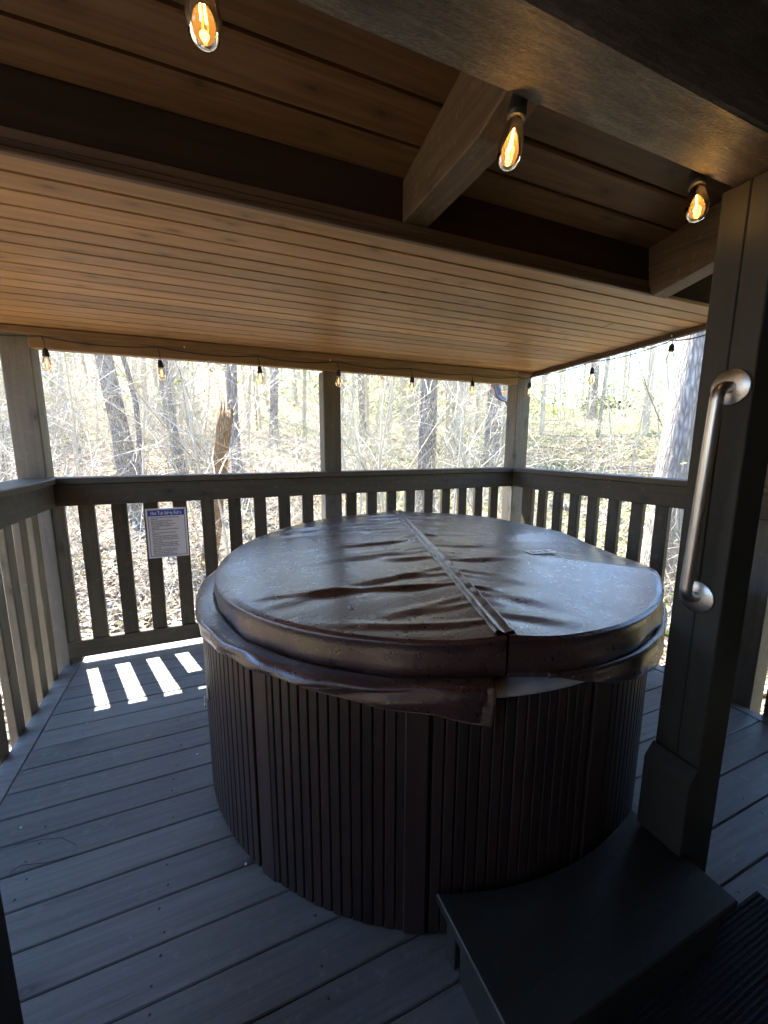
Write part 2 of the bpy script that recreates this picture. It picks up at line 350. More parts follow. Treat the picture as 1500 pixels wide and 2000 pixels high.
# ================================================================== RAILINGS
def railing(name, label, loc):
    return thing(name, label, 'railing', loc, 'deck railings')
def picket_at(parent, me, x, y, z, rz=0, lean=0):
    return link('picket', me, None, parent, Vector((x, y, z))-parent.location, (random.gauss(0, .004)+0, lean+random.gauss(0, .004), rz))
pk_back = box_mesh('picket', .086, .037, .905, .004); pk_back.materials.append(MAT['picket'])
pk_side = box_mesh('picket', .037, .086, 1.25, .004); pk_side.materials.append(MAT['picket'])
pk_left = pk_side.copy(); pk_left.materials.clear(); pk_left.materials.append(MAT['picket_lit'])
r = railing('back_railing', 'brown painted picket railing running behind the hot tub, between the two corner posts', (.9, 3.08, 0)); O = r.location
box('cap_rail', -1.0, 2.78, 3.030, 3.172, RAIL-.037, RAIL, 'rail', r, .005, O)
box('fascia_rail', -.93, 2.665, YB, YB+.037, 1.0525, 1.1885, 'rail', r, .004, O)
box('bottom_rail', -.90, 2.66, 3.083, 3.128, .046, .163, 'rail', r, .004, O)
for i in range(21):
    xc = -.716+.1767*i
    if abs(xc-.898) < .07: continue
    if xc < 2.64: picket_at(r, pk_back, xc, 3.1105, .165+.4525)
box('corner_filler', -.915, -.83, 3.092, 3.13, .01, 1.06, 'picket', r, .004, O)
r = railing('left_railing', 'weathered picket railing along the left edge of the deck, its pickets sunlit', (-.95, 1.4, 0)); O = r.location
box('cap_rail', -1.03, -.835, -.6, 3.028, RAIL-.037, RAIL-.0005, 'raily', r, .005, O)
a = box('fascia_rail', -.93, XL, -.6, YB-.002, 1.0525, 1.1885, 'raily', r, .004, O)
for i in range(20):
    y = 2.955-.1767*i
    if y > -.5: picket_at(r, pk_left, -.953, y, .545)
r = railing('right_railing', 'shadowed picket railing along the right edge, running behind the post with the grab bar', (2.68, 1.6, 0)); O = r.location
box('cap_rail', 2.607, 2.755, -.6, 3.028, RAIL-.037, RAIL-.0005, 'raily', r, .005, O)
box('fascia_rail', XR, XR+.037, -.6, YB-.002, 1.0525, 1.1885, 'raily', r, .004, O)
for i in range(20):
    y = 2.722-.1735*i
    if y < -.4 or 1.04 < y < 1.30: continue
    picket_at(r, pk_side, 2.69, y, .545)
box('corner_filler', 2.67, 2.708, 2.83, 2.96, .0, 1.06, 'picket', r, .004, O)
# ================================================================== POSTS
def post(label, x0, x1, y0, y1, z0, z1, mat='post', seam=None):
    t = thing('porch_post', label, 'post', ((x0+x1)/2, (y0+y1)/2, z0), 'porch posts'); O = t.location
    if seam is None: box('shaft', x0, x1, y0, y1, z0, z1, mat, t, .005, O)
    else:
        box('shaft_board', x0, x1, y0, seam-.0008, z0, z1, mat, t, .003, O); box('shaft_board', x0+.0015, x1, seam+.0008, y1, z0, z1, mat, t, .003, O)
    return t
post('weathered grey corner post at the left end of the back railing', -1.035, -.892, 3.085, 3.225, -1.25, 2.105)
post('middle post of the back railing, standing left of the thick tree trunk', .832, .966, 3.076, 3.21, -1.25, 1.971)
post('back right corner post beside the brown downspout', 2.640, 2.795, 3.062, 3.20, -1.25, 2.08)
post('side post of the right railing, half hidden behind the post with the grab bar', 2.672, 2.80, 1.09, 1.255, -1.2, 2.14)
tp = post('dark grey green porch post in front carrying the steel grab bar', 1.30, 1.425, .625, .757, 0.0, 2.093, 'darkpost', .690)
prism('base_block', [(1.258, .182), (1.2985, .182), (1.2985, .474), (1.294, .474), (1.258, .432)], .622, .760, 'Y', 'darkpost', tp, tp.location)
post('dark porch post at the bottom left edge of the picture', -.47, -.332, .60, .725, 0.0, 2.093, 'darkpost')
# ================================================================== ROOF
ZC = lambda y: 2.085+.045*(YB-y)            # underside of the low pine ceiling
def build_low_roof():
    o = structure(link('porch_ceiling', None)); P = .0893; ang = -math.atan(.045)
    y = 1.448; i = 0
    while y < 3.07:
        cuts = [-1.42]+([random.choice([-.9, 1.95, 2.1, 2.25, 2.4])] if i % 3 == 1 else [])+[2.778]
        for a, b in zip(cuts[:-1], cuts[1:]):
            yc = y+P/2; me = box_mesh('ceiling_board', b-a-.0012, P-.0085, .018, .002)
            link('ceiling_board', me, 'pine', o, ((a+b)/2, yc, ZC(yc)+.009+random.uniform(-.0008, .0008)), (ang, 0, 0))
        y += P; i += 1
    rf = thing('low_roof', 'low roof over the hot tub, an unseen light blocking slab above the pine boards, with its edge boards', 'roof', (.7, 2.3, 2.2)); O = rf.location
    prism('roof_light_block', [(1.52, ZC(1.52)+.03), (3.17, ZC(3.17)+.03), (3.18, 2.118), (3.635, 2.118), (3.635, 2.19), (1.52, ZC(1.52)+.30)], -1.46, 2.83, 'X', 'roofing', rf, O)  # opaque slab added above the boards, stretched at the eave to stop sun
    prism('rake_board', [(1.44, ZC(1.44)-.032), (3.21, ZC(3.21)-.036), (3.21, ZC(3.21)+.12), (1.44, ZC(1.44)+.12)], 2.781, 2.819, 'X', 'trim', rf, O)
    prism('rake_board', [(1.44, ZC(1.44)-.035), (3.21, ZC(3.21)-.035), (3.21, ZC(3.21)+.12), (1.44, ZC(1.44)+.12)], -1.459, -1.424, 'X', 'trim', rf, O)
    bb = thing('back_beam', 'stained pine beam along the back of the low ceiling, string lights looped below it', 'beam', (.87, 3.1, 1.972)); O = bb.location
    box('beam_board', -.889, 2.637, YB, 3.10, 1.972, 2.083, 'backbeam', bb, .004, O)
    box('beam_board', -.889, 2.637, 3.102, 3.15, 1.978, 2.082, 'backbeam', bb, .004, O)
    box('ledger_strip', -1.40, 2.776, 3.024, YB-.001, 2.043, 2.0825, 'backbeam', bb, .004, O)
build_low_roof()
ZR_ = lambda y: 2.36+.22*(1.47-y)           # underside of the upper plank ceiling
def build_upper_roof():
    o = structure(link('eave_ceiling', None)); ang = -math.atan(.22)
    y1 = 1.478; k = 0
    edges = [1.4765, 1.352, 1.214, 1.075, .935, .795, .655, .515, .375, .235, .095, -.05, -.19, -.33, -.47, -.61, -.75, -.89, -1.03, -1.17, -1.31]
    for a, b in zip(edges[:-1], edges[1:]):
        w = a-b-.011; yc = (a+b)/2
        me = box_mesh('ceiling_plank', 6.6, w/math.cos(ang), .03, .006)
        link('ceiling_plank', me, 'eave', o, (.6+random.uniform(-.2, .2), yc, ZR_(yc)+.015), (ang, 0, 0))
    m = thing('unseen_main_roof', 'unseen main roof slab above the dark planks, added to block light', 'roof', (.6, .2, 2.6))
    prism('roof_light_block', [(1.49, ZR_(1.49)+.034), (1.49, ZR_(1.49)+.12), (-1.6, ZR_(-1.6)+.12), (-1.6, ZR_(-1.6)+.034)], -2.8, 4.1, 'X', 'roofing', m, m.location)  # unseen opaque slab added over the planks to block light
    h = thing('header_board', 'near black header board across the porch at the edge of the low pine ceiling', 'board', (.7, 1.48, 2.2)); O = h.location
    box('board', -1.9, 2.80, 1.472, 1.515, 2.175, 2.45, 'header', h, .003, O)
    box('trim_strip', -1.9, 2.04, 1.4555, 1.471, 2.190, 2.219, 'trim', h, .003, O)
    box('trim_strip', -1.9, 2.045, 1.4485, 1.4705, 2.170, 2.1885, 'trim', h, .003, O)
    box('trim_strip', -1.9, 2.048, 1.4435, 1.465, 2.155, 2.1685, 'trim', h, .003, O)
    b = thing('porch_beam', 'large rough sawn beam overhead resting on the dark post', 'beam', (.6, .66, 2.093)); O = b.location
    box('timber', -2.3, 3.6, .588, .738, 2.0945, 2.305, 'beam', b, .006, O)
    def rafter(lab, x0, x1, poly):
        t = thing('rafter', lab, 'rafter', ((x0+x1)/2, .9, 2.2), 'eave rafters'); prism('timber', poly, x0, x1, 'X', 'rafter', t, t.location, .004)
        return t
    top = lambda y: ZR_(y)-.002
    pA = [(1.470, top(1.470)), (1.470, 2.2205), (1.02, 2.2235), (.745, 2.307), (-1.3, 2.307+.22*2.04), (-1.3, top(-1.3))]
    rafter('brown rafter above the hot tub with its lit underside, between the bulbs', .702, .804, pA)
    pB = [(1.465, top(1.465)), (1.445, 2.20), (1.425, 2.137), (1.0, 2.232), (.745, 2.307), (-1.3, 2.307+.22*2.04), (-1.3, top(-1.3))]
    rafter('dark end rafter at the upper right, just behind the post with the grab bar', 2.005, 2.108, pB)
build_upper_roof()
# unseen house wall added to darken the porch: boards behind and right of viewer
w = thing('unseen_shade_wall', 'unseen brown board wall of the house, added behind and right of the viewer to darken the porch', 'wall', (.6, -1.3, 0)); O = w.location
for i in range(16): box('board', -2.6, 3.9, -1.36, -1.32+random.uniform(-.003, .003), i*.19+.002, i*.19+.188, 'wall', w, .004, O)
for i in range(16): box('board', 3.0+random.uniform(-.003, .003), 3.04, -1.31, .62, i*.19+.002, i*.19+.188, 'wall', w, .004, O)
# ================================================================== DOWNSPOUT
d = thing('downspout', 'brown metal downspout with an elbow beside the back right corner post', 'downspout', (2.6, 3.33, 0))
def rect_sweep(name, pts, hw, hd, mat, parent):
    V, Fc = [], []
    for i, p in enumerate(pts):
        t = (Vector(pts[min(i+1, len(pts)-1)])-Vector(pts[max(i-1, 0)])).normalized(); s = Vector((t.z, 0, -t.x)).normalized(); y = Vector((0, 1, 0))
        for a, b in ((-1, -1), (-.75, -1), (0, -.86), (.75, -1), (1, -1), (1, 1), (-1, 1)): V.append(Vector(p)+s*(a*hw)+y*(b*hd))
    n = 7
    for i in range(len(pts)-1):
        for k in range(n): Fc.append((i*n+k, i*n+(k+1) % n, (i+1)*n+(k+1) % n, (i+1)*n+k))
    Fc.append(tuple(range(n))); Fc.append(tuple((len(pts)-1)*n+k for k in range(n))[::-1])
    o = link(name, mesh(name, V, Fc), mat, parent); o.matrix_parent_inverse = parent.matrix_basis.inverted(); return o
YD = 3.35
px = [(966, 735), (967, 757), (972, 772), (982, 781), (994, 787), (1000, 797), (1000, 815)]
pp = [onY(x, y, q) for (x, y), q in zip(px, (3.68, 3.675, 3.62, 3.54, 3.44, 3.37, YD))]
rect_sweep('elbow', pp, .036, .026, 'bronze', d)
rect_sweep('pipe', [pp[-1]+Vector((0, 0, .01)), Vector((pp[-1].x, YD, 1.2)), Vector((pp[-1].x, YD, -.8))], .033, .024, 'bronze', d)
gt = thing('gutter', 'brown metal gutter along the back eave above the downspout', 'gutter', (.9, 3.38, 2.05))
prism('trough', [(3.642, 2.20), (3.642, 2.11), (3.652, 2.10), (3.697, 2.10), (3.722, 2.14), (3.722, 2.20), (3.712, 2.20), (3.712, 2.145), (3.692, 2.11), (3.657, 2.11), (3.652, 2.20)], -1.45, 2.83, 'X', 'bronze', gt, gt.location, 0)
# ================================================================== HOT TUB
TX, TY, TR = .945, 1.765, 1.0
def cyl(px_, py_, cx, cy, r):
    """azimuth and height where a pixel's ray first meets an upright cylinder"""
    d = ray(px_, py_); a = d.x*d.x+d.y*d.y; b = -2*(d.x*cx+d.y*cy); c_ = cx*cx+cy*cy-r*r; D = max(b*b-4*a*c_, 0)
    t = (-b-math.sqrt(D))/(2*a); return math.atan2(d.y*t-cy, d.x*t-cx), EYE+d.z*t
def build_tub():
    t = thing('hot_tub', 'round hot tub with a dark brown vertical slat cabinet standing on the deck', 'hot tub', (TX, TY, 0))
    V, Fc = [], []; lathe_geo(V, Fc, [(.80, .0), (TR-.012, .0), (TR-.012, .775), (.80, .775)], 128, False)
    link('cabinet_core', mesh('cabinet_core', V, Fc), 'groove', t)
    n = 192; sl = box_mesh('slat', .018, 2*math.pi*TR/n-.0040, .752, .0025); sl.materials.append(MAT['cabinet'])
    wide = [cyl(812, 1600, TX, TY, TR)[0], cyl(512, 1400, TX, TY, TR)[0], cyl(1165, 1450, TX, TY, TR)[0], 2.0, .9, .1]
    for i in range(n):
        a = 2*math.pi*i/n
        if any(abs((a-w+math.pi) % (2*math.pi)-math.pi) < .036 for w in wide): continue
        if .25 < a < 2.6 and False: continue
        link('slat', sl, None, t, ((TR-.006)*math.cos(a), (TR-.006)*math.sin(a), .384+random.uniform(-.001, .001)), (0, 0, a))
    wm = box_mesh('wide_slat', .022, .066, .77, .004); wm.materials.append(MAT['cabinet'])
    for w in wide: link('wide_slat', wm, None, t, ((TR-.005)*math.cos(w), (TR-.005)*math.sin(w), .387), (0, 0, w))
    V, Fc = [], []; lathe_geo(V, Fc, [(.90, .70), (.996, .758), (1.002, .761), (1.0055, .766), (1.0055, .773), (1.001, .781), (.985, .789), (.95, .795), (.84, .795)], 128, False)
    link('shell_rim', mesh('shell_rim', V, Fc, True), 'shell', t)
    # latch on the left flank
    a, z = cyl(407, 1352, TX, TY, TR+.004); p = Vector(((TR+.006)*math.cos(a), (TR+.006)*math.sin(a), z))
    lt = link('latch', box_mesh('latch', .008, .03, .05, .003), 'steel', t, p, (0, 0, a))
    V, Fc = [], []; tube_geo(V, Fc, [Vector((.012, .011*math.cos(q), -.035+.02*math.sin(q))) for q in np.linspace(0, 2*math.pi, 14)], .003, 5)
    link('latch_ring', mesh('latch_ring', V, Fc, True), 'steel', lt)
build_tub()
# ================================================================== COVER
CX, CY, CR = .984, 1.741, .975
RZ = sorted([(-180, .888), (-163, .897), (-150, .902), (-130, .914), (-107, .923), (-95, .915), (-80, .906), (-60, .906), (-45, .925), (-33, .900), (-20, .880), (-8, .886), (5, .915), (20, .922), (35, .938), (72, .946), (100, .94), (115, .928), (140, .911), (160, .898), (180, .888)])
def rimz(a): return lerp(math.degrees(a), [p[0] for p in RZ], [p[1] for p in RZ])
SN = Vector((.73, .80)); SF = Vector((1.285, 2.668)); SD = (SF-SN).normalized(); SP = Vector((-SD.y, SD.x))   # seam direction, and its left normal
fr = random.Random(21)
FOLDS = []
for side in (1, -1):
    nf = 21 if side > 0 else 19
    for i in range(nf):
        big = (i % 3 == 0)
        FOLDS.append((side, -CR*.93+1.8*CR*(i+fr.uniform(.1, .9))/nf, fr.uniform(-.30, .22)*1.0, fr.uniform(.45, .85) if (big and side > 0) else fr.uniform(.12, .42), (fr.uniform(.0055, .0085) if big else fr.uniform(.002, .0055)), fr.uniform(.011, .020), fr.uniform(-.25, .3)))
def cover_z(x, y):
    dx, dy = x-CX, y-CY; r = math.hypot(dx, dy)/CR; a = math.atan2(dy, dx)
    z = .938+(rimz(a)-.938)*min(r, 1.02)**2.2
    u = dx*SD.x+dy*SD.y; v = dx*SP.x+dy*SP.y
    z += .010*math.exp(-(v/.10)**2)                                  # rises to the hinge
    s = 1 if v >= 0 else -1; w = abs(v)
    for fs, u0, sl, ln, amp, wd, cv in FOLDS:
        if fs != s or w > ln*1.15: continue
        uc = u0+sl*w+cv*w*w; q = (u-uc)
        if abs(q) > .12: continue
        env = math.sin(min(w/ln, 1)*math.pi*.85+.35)
        if env <= 0: continue
        wloc = wd*(1+1.2*w/ln)
        z += amp*env*(math.exp(-(q/wloc)**2)-.55*math.exp(-((q+1.9*wloc)/(1.2*wloc))**2))*min(1, (1-r)*9)
    return z
def cover_half(side):
    V, Fc = [], []; NP, NQ = 300, 64; rows = []
    gap = .0075
    for i in range(NP+1):
        ph = -math.pi/2+math.pi*i/NP; ph *= .9975
        u = CR*math.sin(ph); wmax = CR*math.cos(ph)
        row = []
        endg = gap+.016*max(0, (abs(u)/CR-.93)/.07)**2               # halves part a little at the hinge ends
        g = min(endg, wmax*.9)
        def P(w, z, out=0): return Vector((CX+SD.x*u+SP.x*side*w, CY+SD.y*u+SP.y*side*w, z))
        x0 = P(g, 0); zs = cover_z(x0.x, x0.y); bot = .118
        row += [P(g+.012, zs-bot), P(g+.002, zs-bot*.8), P(g+.0, zs-.03), P(g+.001, zs-.008)]
        for j in range(NQ+1):
            q = j/NQ; w = g+.004+(wmax-g-.004)*q; p = P(w, 0); row.append(Vector((p.x, p.y, cover_z(p.x, p.y)-(.004 if j in (0, NQ) else 0))))
        e = row[-1]; rad = Vector((e.x-CX, e.y-CY, 0)).normalized(); a = math.atan2(rad.y, rad.x)
        wob = .004*math.sin(a*11)+.003*math.sin(a*23+1)
        drop = bot
        for dr, dz in ((.006, -.001), (.009, -.006), (.005, -.012), (.004+wob*.5, -.035), (.010+wob, -.065), (.006+wob, -drop+.02), (-.002, -drop), (-.03, -drop-.002)):
            row.append(e+rad*dr+Vector((0, 0, dz)))
        rows.append(row)
    n = len(rows[0])
    for row in rows: V += row
    for i in range(NP):
        for j in range(n-1):
            f = (i*n+j, i*n+j+1, (i+1)*n+j+1, (i+1)*n+j); Fc.append(f if side < 0 else f[::-1])
    off = Vector((CX, CY, .8)); return mesh('cover_panel', [v-off for v in V], Fc, True)
def build_cover():
    t = thing('hot_tub_cover', 'wrinkled dark brown vinyl cover folded in half by a seam, lying on the hot tub', 'hot tub cover', (CX, CY, .8)); O = Vector((CX, CY, .8))
    link('cover_panel', cover_half(1), 'vinyl', t); link('cover_panel', cover_half(-1), 'vinyl', t)
    # hinge strip over the joint with two stitched welts
    V, Fc = [], []; prof = [(-.030, .000), (-.024, .007), (-.018, .0085), (-.012, .005), (-.004, .001), (.004, .001), (.012, .005), (.018, .0085), (.024, .007), (.030, .000)]
    us = np.linspace(-.985*CR, .985*CR, 90)
    for u in us:
        for w, h in prof:
            p = Vector((CX+SD.x*u+SP.x*w, CY+SD.y*u+SP.y*w, 0)); ww = max(abs(w), .013)*(1 if w >= 0 else -1)
            zz = cover_z(CX+SD.x*u+SP.x*ww, CY+SD.y*u+SP.y*ww); V.append(Vector((p.x, p.y, zz+h*(1+.25*math.sin(u*60+w*90)))) - O)
    m = len(prof)
    for i in range(len(us)-1):
        for k in range(m-1): Fc.append((i*m+k, (i+1)*m+k, (i+1)*m+k+1, i*m+k+1))
    link('hinge_strip', mesh('hinge_strip', V, Fc, True), 'vinyl', t)
    # skirt flap hanging round the left and the front of the left half
    vp = [cyl(x, y, CX, CY, .985) for x, y in ((430, 1200), (460, 1238), (500, 1263), (560, 1288), (625, 1306), (690, 1318), (750, 1326), (850, 1330), (968, 1326))]
    bp_ = [cyl(x, y, CX, CY, 1.04) for x, y in ((398, 1238), (415, 1260), (450, 1285), (525, 1320), (625, 1355), (750, 1387), (850, 1405), (967, 1430))]
    va, vz = zip(*vp); ba, bz = zip(*bp_)
    wrap = lambda a: a if a < 0 else a-2*math.pi
    def flap(name, a0, a1, va, vz, ba, bz, r0, rout, NA, worn_end, crum=1.0):
        V, Fc = [], []; NS = 22
        for i in range(NA+1):
            k = i/NA; a = a0+(a1-a0)*k; zt = lerp(a, va, vz)+.006; zb = lerp(a, ba, bz); ro = rout(k); bul = ro-r0
            for j in range(NS+1):
                s = j/NS
                if s < .35: q = s/.35; r = r0+bul*math.sin(q*math.pi/2); z = zt-.014*min(1, bul/.06)*(1-math.cos(q*math.pi/2))+.004*math.sin(q*math.pi)
                else: q = (s-.35)/.65; r = ro-.16*bul*q*q+.003*math.sin(q*3+a*9); z0_ = zt-.014*min(1, bul/.06); z = z0_+(zb-z0_)*q
                amp = min(1, bul/.06)
                cr = crum*math.sin(s*math.pi)*(.5+.5*math.sin(a*2.3+1)); r += cr*(.006*math.sin(a*11+2+3*s)+.003*math.sin(a*27+8*s+math.sin(a*5)*3))+.003*math.sin(a*31)*s; z += cr*(.006*math.sin(a*9+4*s)+.003*math.sin(a*23-6*s))
                V.append(Vector((CX+r*math.cos(a), CY+r*math.sin(a), z))-O)
        for i in range(NA):
            for j in range(NS): q = i*(NS+1)+j; Fc.append((q, q+NS+1, q+NS+2, q+1))
        me = mesh(name, V, Fc, True); me.materials.append(MAT['vinyl']); me.materials.append(MAT['worn'])
        for p in me.polygons:
            i, j = divmod(p.index, NS)
            if worn_end and ((i >= NA-2-(1 if j > 12 else 0) and j > 5) or (j == NS-1 and i > NA*.25)): p.material_index = 1
        sk = link(name, me, None, t); sm = sk.modifiers.new('thick', 'SOLIDIFY'); sm.thickness = .003
    flap('skirt_flap', -3.55, bp_[-1][0], [wrap(a) for a in va], vz, [wrap(a) for a in ba], bz, .980, lambda k: 1.068-.040*k, 150, True)
    br = [(math.radians(q), z) for q, z in ((-100, .812), (-94, .784), (-85, .740), (-70, .695), (-58, .66), (-40, .65), (-20, .66))]
    ra = np.linspace(-1.74, -.40, 12)
    flap('skirt_flap', -1.74, -.40, ra, [rimz(a)-.112 for a in ra], [p[0] for p in br], [p[1] for p in br], .981, lambda k: .992+.016*k, 60, False, .35)
    # stitched maker's label on the right half
    pc = onz(1057, 1080, .93); lm = box_mesh('label_patch', .135, .062, .002, .0005)
    lab = link('label_patch', lm, 'signwhite', t, Vector((pc.x, pc.y, cover_z(pc.x, pc.y)+.0075))-O, (0, 0, -.18)); lab['label'] = 'small white label with dark marks'
    V, Fc = [], []
    for x, wd, hh in ((-.05, .006, .03), (-.035, .004, .02), (-.02, .010, .012), (-.005, .006, .02), (.012, .008, .034), (.026, .008, .034), (.045, .016, .008)):
        b = len(V); V += [(x, -hh/2, .0016), (x+wd, -hh/2, .0016), (x+wd, hh/2, .0016), (x, hh/2, .0016)]; Fc.append((b, b+1, b+2, b+3))
    link('print', mesh('print', V, Fc), 'signink', lab)
build_cover()
# ================================================================== STEP AND MAT
st = thing('spa_step', 'dark painted wooden step in front of the hot tub with a curved back edge', 'step', (.91, .66, 0)); O = st.location
arc = []
for x in np.linspace(1.296, .526, 16): arc.append((x, TY-math.sqrt((TR+.018)**2-(x-TX)**2)))
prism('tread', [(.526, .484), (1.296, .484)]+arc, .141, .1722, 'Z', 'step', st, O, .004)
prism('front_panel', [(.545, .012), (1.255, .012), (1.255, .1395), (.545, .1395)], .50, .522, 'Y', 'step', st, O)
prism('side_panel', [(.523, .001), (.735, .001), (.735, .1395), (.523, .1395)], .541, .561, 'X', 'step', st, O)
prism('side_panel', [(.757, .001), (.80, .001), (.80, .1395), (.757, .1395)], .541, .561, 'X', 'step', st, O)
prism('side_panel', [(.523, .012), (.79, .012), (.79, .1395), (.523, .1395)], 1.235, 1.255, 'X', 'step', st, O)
mt = thing('door_mat', 'dark ribbed mat on the deck at the bottom right, beside the step', 'mat', (1.2, .14, .003)); O = mt.location
V, Fc = [], []; nr_ = 64
box('backing', .80, 1.555, -.26, .543, .003, .008, 'mat', mt, .002, O)
rb = box_mesh('rib', .745, .0062, .005, .0015); rb.materials.append(MAT['mat'])
for i in range(66): link('rib', rb, None, mt, Vector((1.1775, -.252+i*.0121, .0105))-O)
# ================================================================== GRAB BAR
g = thing('grab_bar', 'brushed steel grab bar screwed to the dark post by round flanges', 'grab bar', (1.30, .68, 1.29)); O = Vector(g.location)
pt, pb = Vector((1.2985, .674, 1.584)), Vector((1.2985, .690, .994)); R_ = .036; X_ = 1.2985-.056
path = [pt]+[Vector((X_+R_-R_*math.sin(q), pt.y, pt.z-R_+R_*math.cos(q))) for q in np.linspace(0, math.pi/2, 9)]

path2 = [Vector((X_+R_-R_*math.cos(q), pb.y, pb.z+R_-R_*math.sin(q))) for q in np.linspace(0, math.pi/2, 9)]+[pb]
tube('bar', [p-O for p in path+path2], .0158, 'steel', g, 20)
fl = lathe('flange', [(.0475, 0), (.0475, .003), (.045, .0055), (.024, .0075), (.019, .009)], 32); fl.materials.append(MAT['steel'])
for p in (pt, pb): link('flange', fl, None, g, p-O, (0, -math.pi/2, 0))
# ================================================================== SIGN
def text_mesh(body, size, sx=1.0, bold=0, align='LEFT', spacing=1.0):
    cu = bpy.data.curves.new('lettering', 'FONT'); cu.body = body; cu.size = size; cu.offset = bold; cu.align_x = align; cu.space_line = spacing
    ob = bpy.data.objects.new('tmp', cu); COL.objects.link(ob); dg = bpy.context.evaluated_depsgraph_get()
    me = bpy.data.meshes.new_from_object(ob.evaluated_get(dg)); bpy.data.objects.remove(ob); bpy.data.curves.remove(cu)
    for v in me.vertices: v.co.x *= sx
    me.materials.clear(); return me
sg = thing('safety_sign', 'white and blue sign with hot tub safety rules fixed to the back railing pickets', 'sign', (-.27, 3.084, .838), None, (math.pi/2, 0, 0))
pm = box_mesh('plate', .244, .340, .003, .0012); link('plate', pm, 'signwhite', sg)
def flat(name, x0, x1, y0, y1, z, mat, parent): return link(name, mesh(name, [(x0, y0, z), (x1, y0, z), (x1, y1, z), (x0, y1, z)], [(0, 1, 2, 3)]), mat, parent)
flat('title_band', -.111, .111, .118, .158, .0019, 'signblue', sg)
for a in ((-.111, -.1075, -.155, .118), (.1075, .111, -.155, .118), (-.111, .111, -.158, -.1545)): flat('border', *a, .0019, 'signblue', sg)
tm = text_mesh('Hot Tub Safety Rules', .0325, .66, .0009, 'CENTER'); link('title', tm, 'signwhite', sg, (0, .127, .0023))
lines = ['Shower with soap and warm water before you', 'enter tub.', 'Enter and exit the Hot Tub slowly.', 'Please no jumping or diving.', 'Do not bring glass in or near Hot Tub.', 'Do not use electric appliances, or', 'medications.', 'Elderly persons must consult doctor before', 'use.', 'Pregnant women should consult doctor', 'before use.', 'Children must be supervised by an adult.', 'Do not soak if temperature is over 104 F.', 'Limit your soak to 15 minutes and cool off', 'before re-entry.', 'People with heart disease, diabetes, high or', 'low blood pressure or any serious illness', 'should consult with doctor before entering', 'the Hot Tub.', 'Please replace tub cover after each use.', 'Please do not sit or lie down on cover.', 'Please turn off tub jets after use.', 'Please do not add soaps or oils to tub.']
tm = text_mesh('\n'.join(lines), .0118, .76, .00022, 'LEFT', .98); link('rules_text', tm, 'signink', sg, (-.092, .104, .0021))
bt = lathe('screw', [(.004, 0), (.004, .001), (.002, .002)], 8); bt.materials.append(MAT['steel'])
for x, y in ((-.108, .164), (.108, .164)): link('screw', bt, None, sg, (x, y, .0015))
# ================================================================== STRING LIGHTS
sock = lathe('socket', [(.004, .045), (.009, .043), (.0125, .036), (.0150, .028), (.0160, .012), (.0175, .010), (.0175, .0), (.012, -.001)], 16); sock.materials.append(MAT['black'])
bulb = lathe('bulb', [(.0125, .0), (.0135, -.006), (.0170, -.018), (.0205, -.032), (.0225, -.046), (.0222, -.056), (.0195, -.066), (.0140, -.0745), (.0070, -.0785), (.0012, -.0795)], 20); bulb.materials.append(MAT['glass'])
sock_n = sock.copy(); bulb_n = bulb.copy()
for v in list(bulb_n.vertices)+list(sock_n.vertices): v.co *= 1.13
MAT['filament_dim'] = emit('dim_filament', (1, .70, .30), 1.0)
Vf, Ff = [], []
tube_geo(Vf, Ff, [Vector((.0, .0, -.014)), Vector((.002, 0, -.034)), Vector((.004, 0, -.056))], .0014, 6)
tube_geo(Vf, Ff, [Vector((-.002, .003, -.016)), Vector((-.0035, .003, -.036)), Vector((-.003, .003, -.054))], .0011, 6)
fil = mesh('filament', Vf, Ff, True); fil.materials.append(MAT['filament']); fil_dim = fil.copy(); fil_dim.materials.clear(); fil_dim.materials.append(MAT['filament_dim'])
MAT['glass_clear'] = MAT['glass'].copy(); [setattr(n_.inputs[0], 'default_value', (1, .93, .80, 1)) for n_ in MAT['glass_clear'].node_tree.nodes if n_.type == 'BSDF_TRANSPARENT']; bulb_far = bulb.copy(); bulb_far.materials.clear(); bulb_far.materials.append(MAT['glass_clear'])
def lamp(parent, O, top, tilt, watts, cable_from):
    """a cord from the cable, a socket and a bulb; top = top of the socket"""
    top = Vector(top); rot = tilt
    tube('cord', [Vector(cable_from)-O, (Vector(cable_from)+top)/2+Vector((.003, 0, 0))-O, top-Vector((0, 0, .004))-O], .0028, 'black', parent, 6)
    s = link('socket', sock_n if watts > .03 else sock, None, parent, top-Vector((0, 0, .045))-O, rot)
    b = link('bulb', bulb_n if watts > .03 else bulb_far, None, parent, top-Vector((0, 0, .045))-O, rot); link('filament', fil if watts > .03 else fil_dim, None, b)
    L = bpy.data.lights.new('bulb_light', 'POINT'); L.energy = watts; L.color = (1, .60, .22); L.shadow_soft_size = .008
    lo = bpy.data.objects.new('bulb_light', L); COL.objects.link(lo); lo.parent = b; lo.location = (0, 0, -.038)
def swag(a, b, sag, n=8):
    a, b = Vector(a), Vector(b); return [a.lerp(b, i/n)-Vector((0, 0, sag*4*(i/n)*(1-i/n))) for i in range(n)]
sl_ = thing('string_lights', 'black cord of clear bulbs looped along the back beam and the right roof edge', 'string lights', (.9, 3.0, 2.05)); O = Vector(sl_.location)
spots = [(88, 680), (313, 703), (507, 715), (661, 722), (805, 735), (923, 743), (1035, 738)]
tops = []
for x, y in spots: p = onY(x, y, 3.012); tops.append(p)
rs = [onX(1157, 718, 2.762), onX(1313, 667, 2.762)]
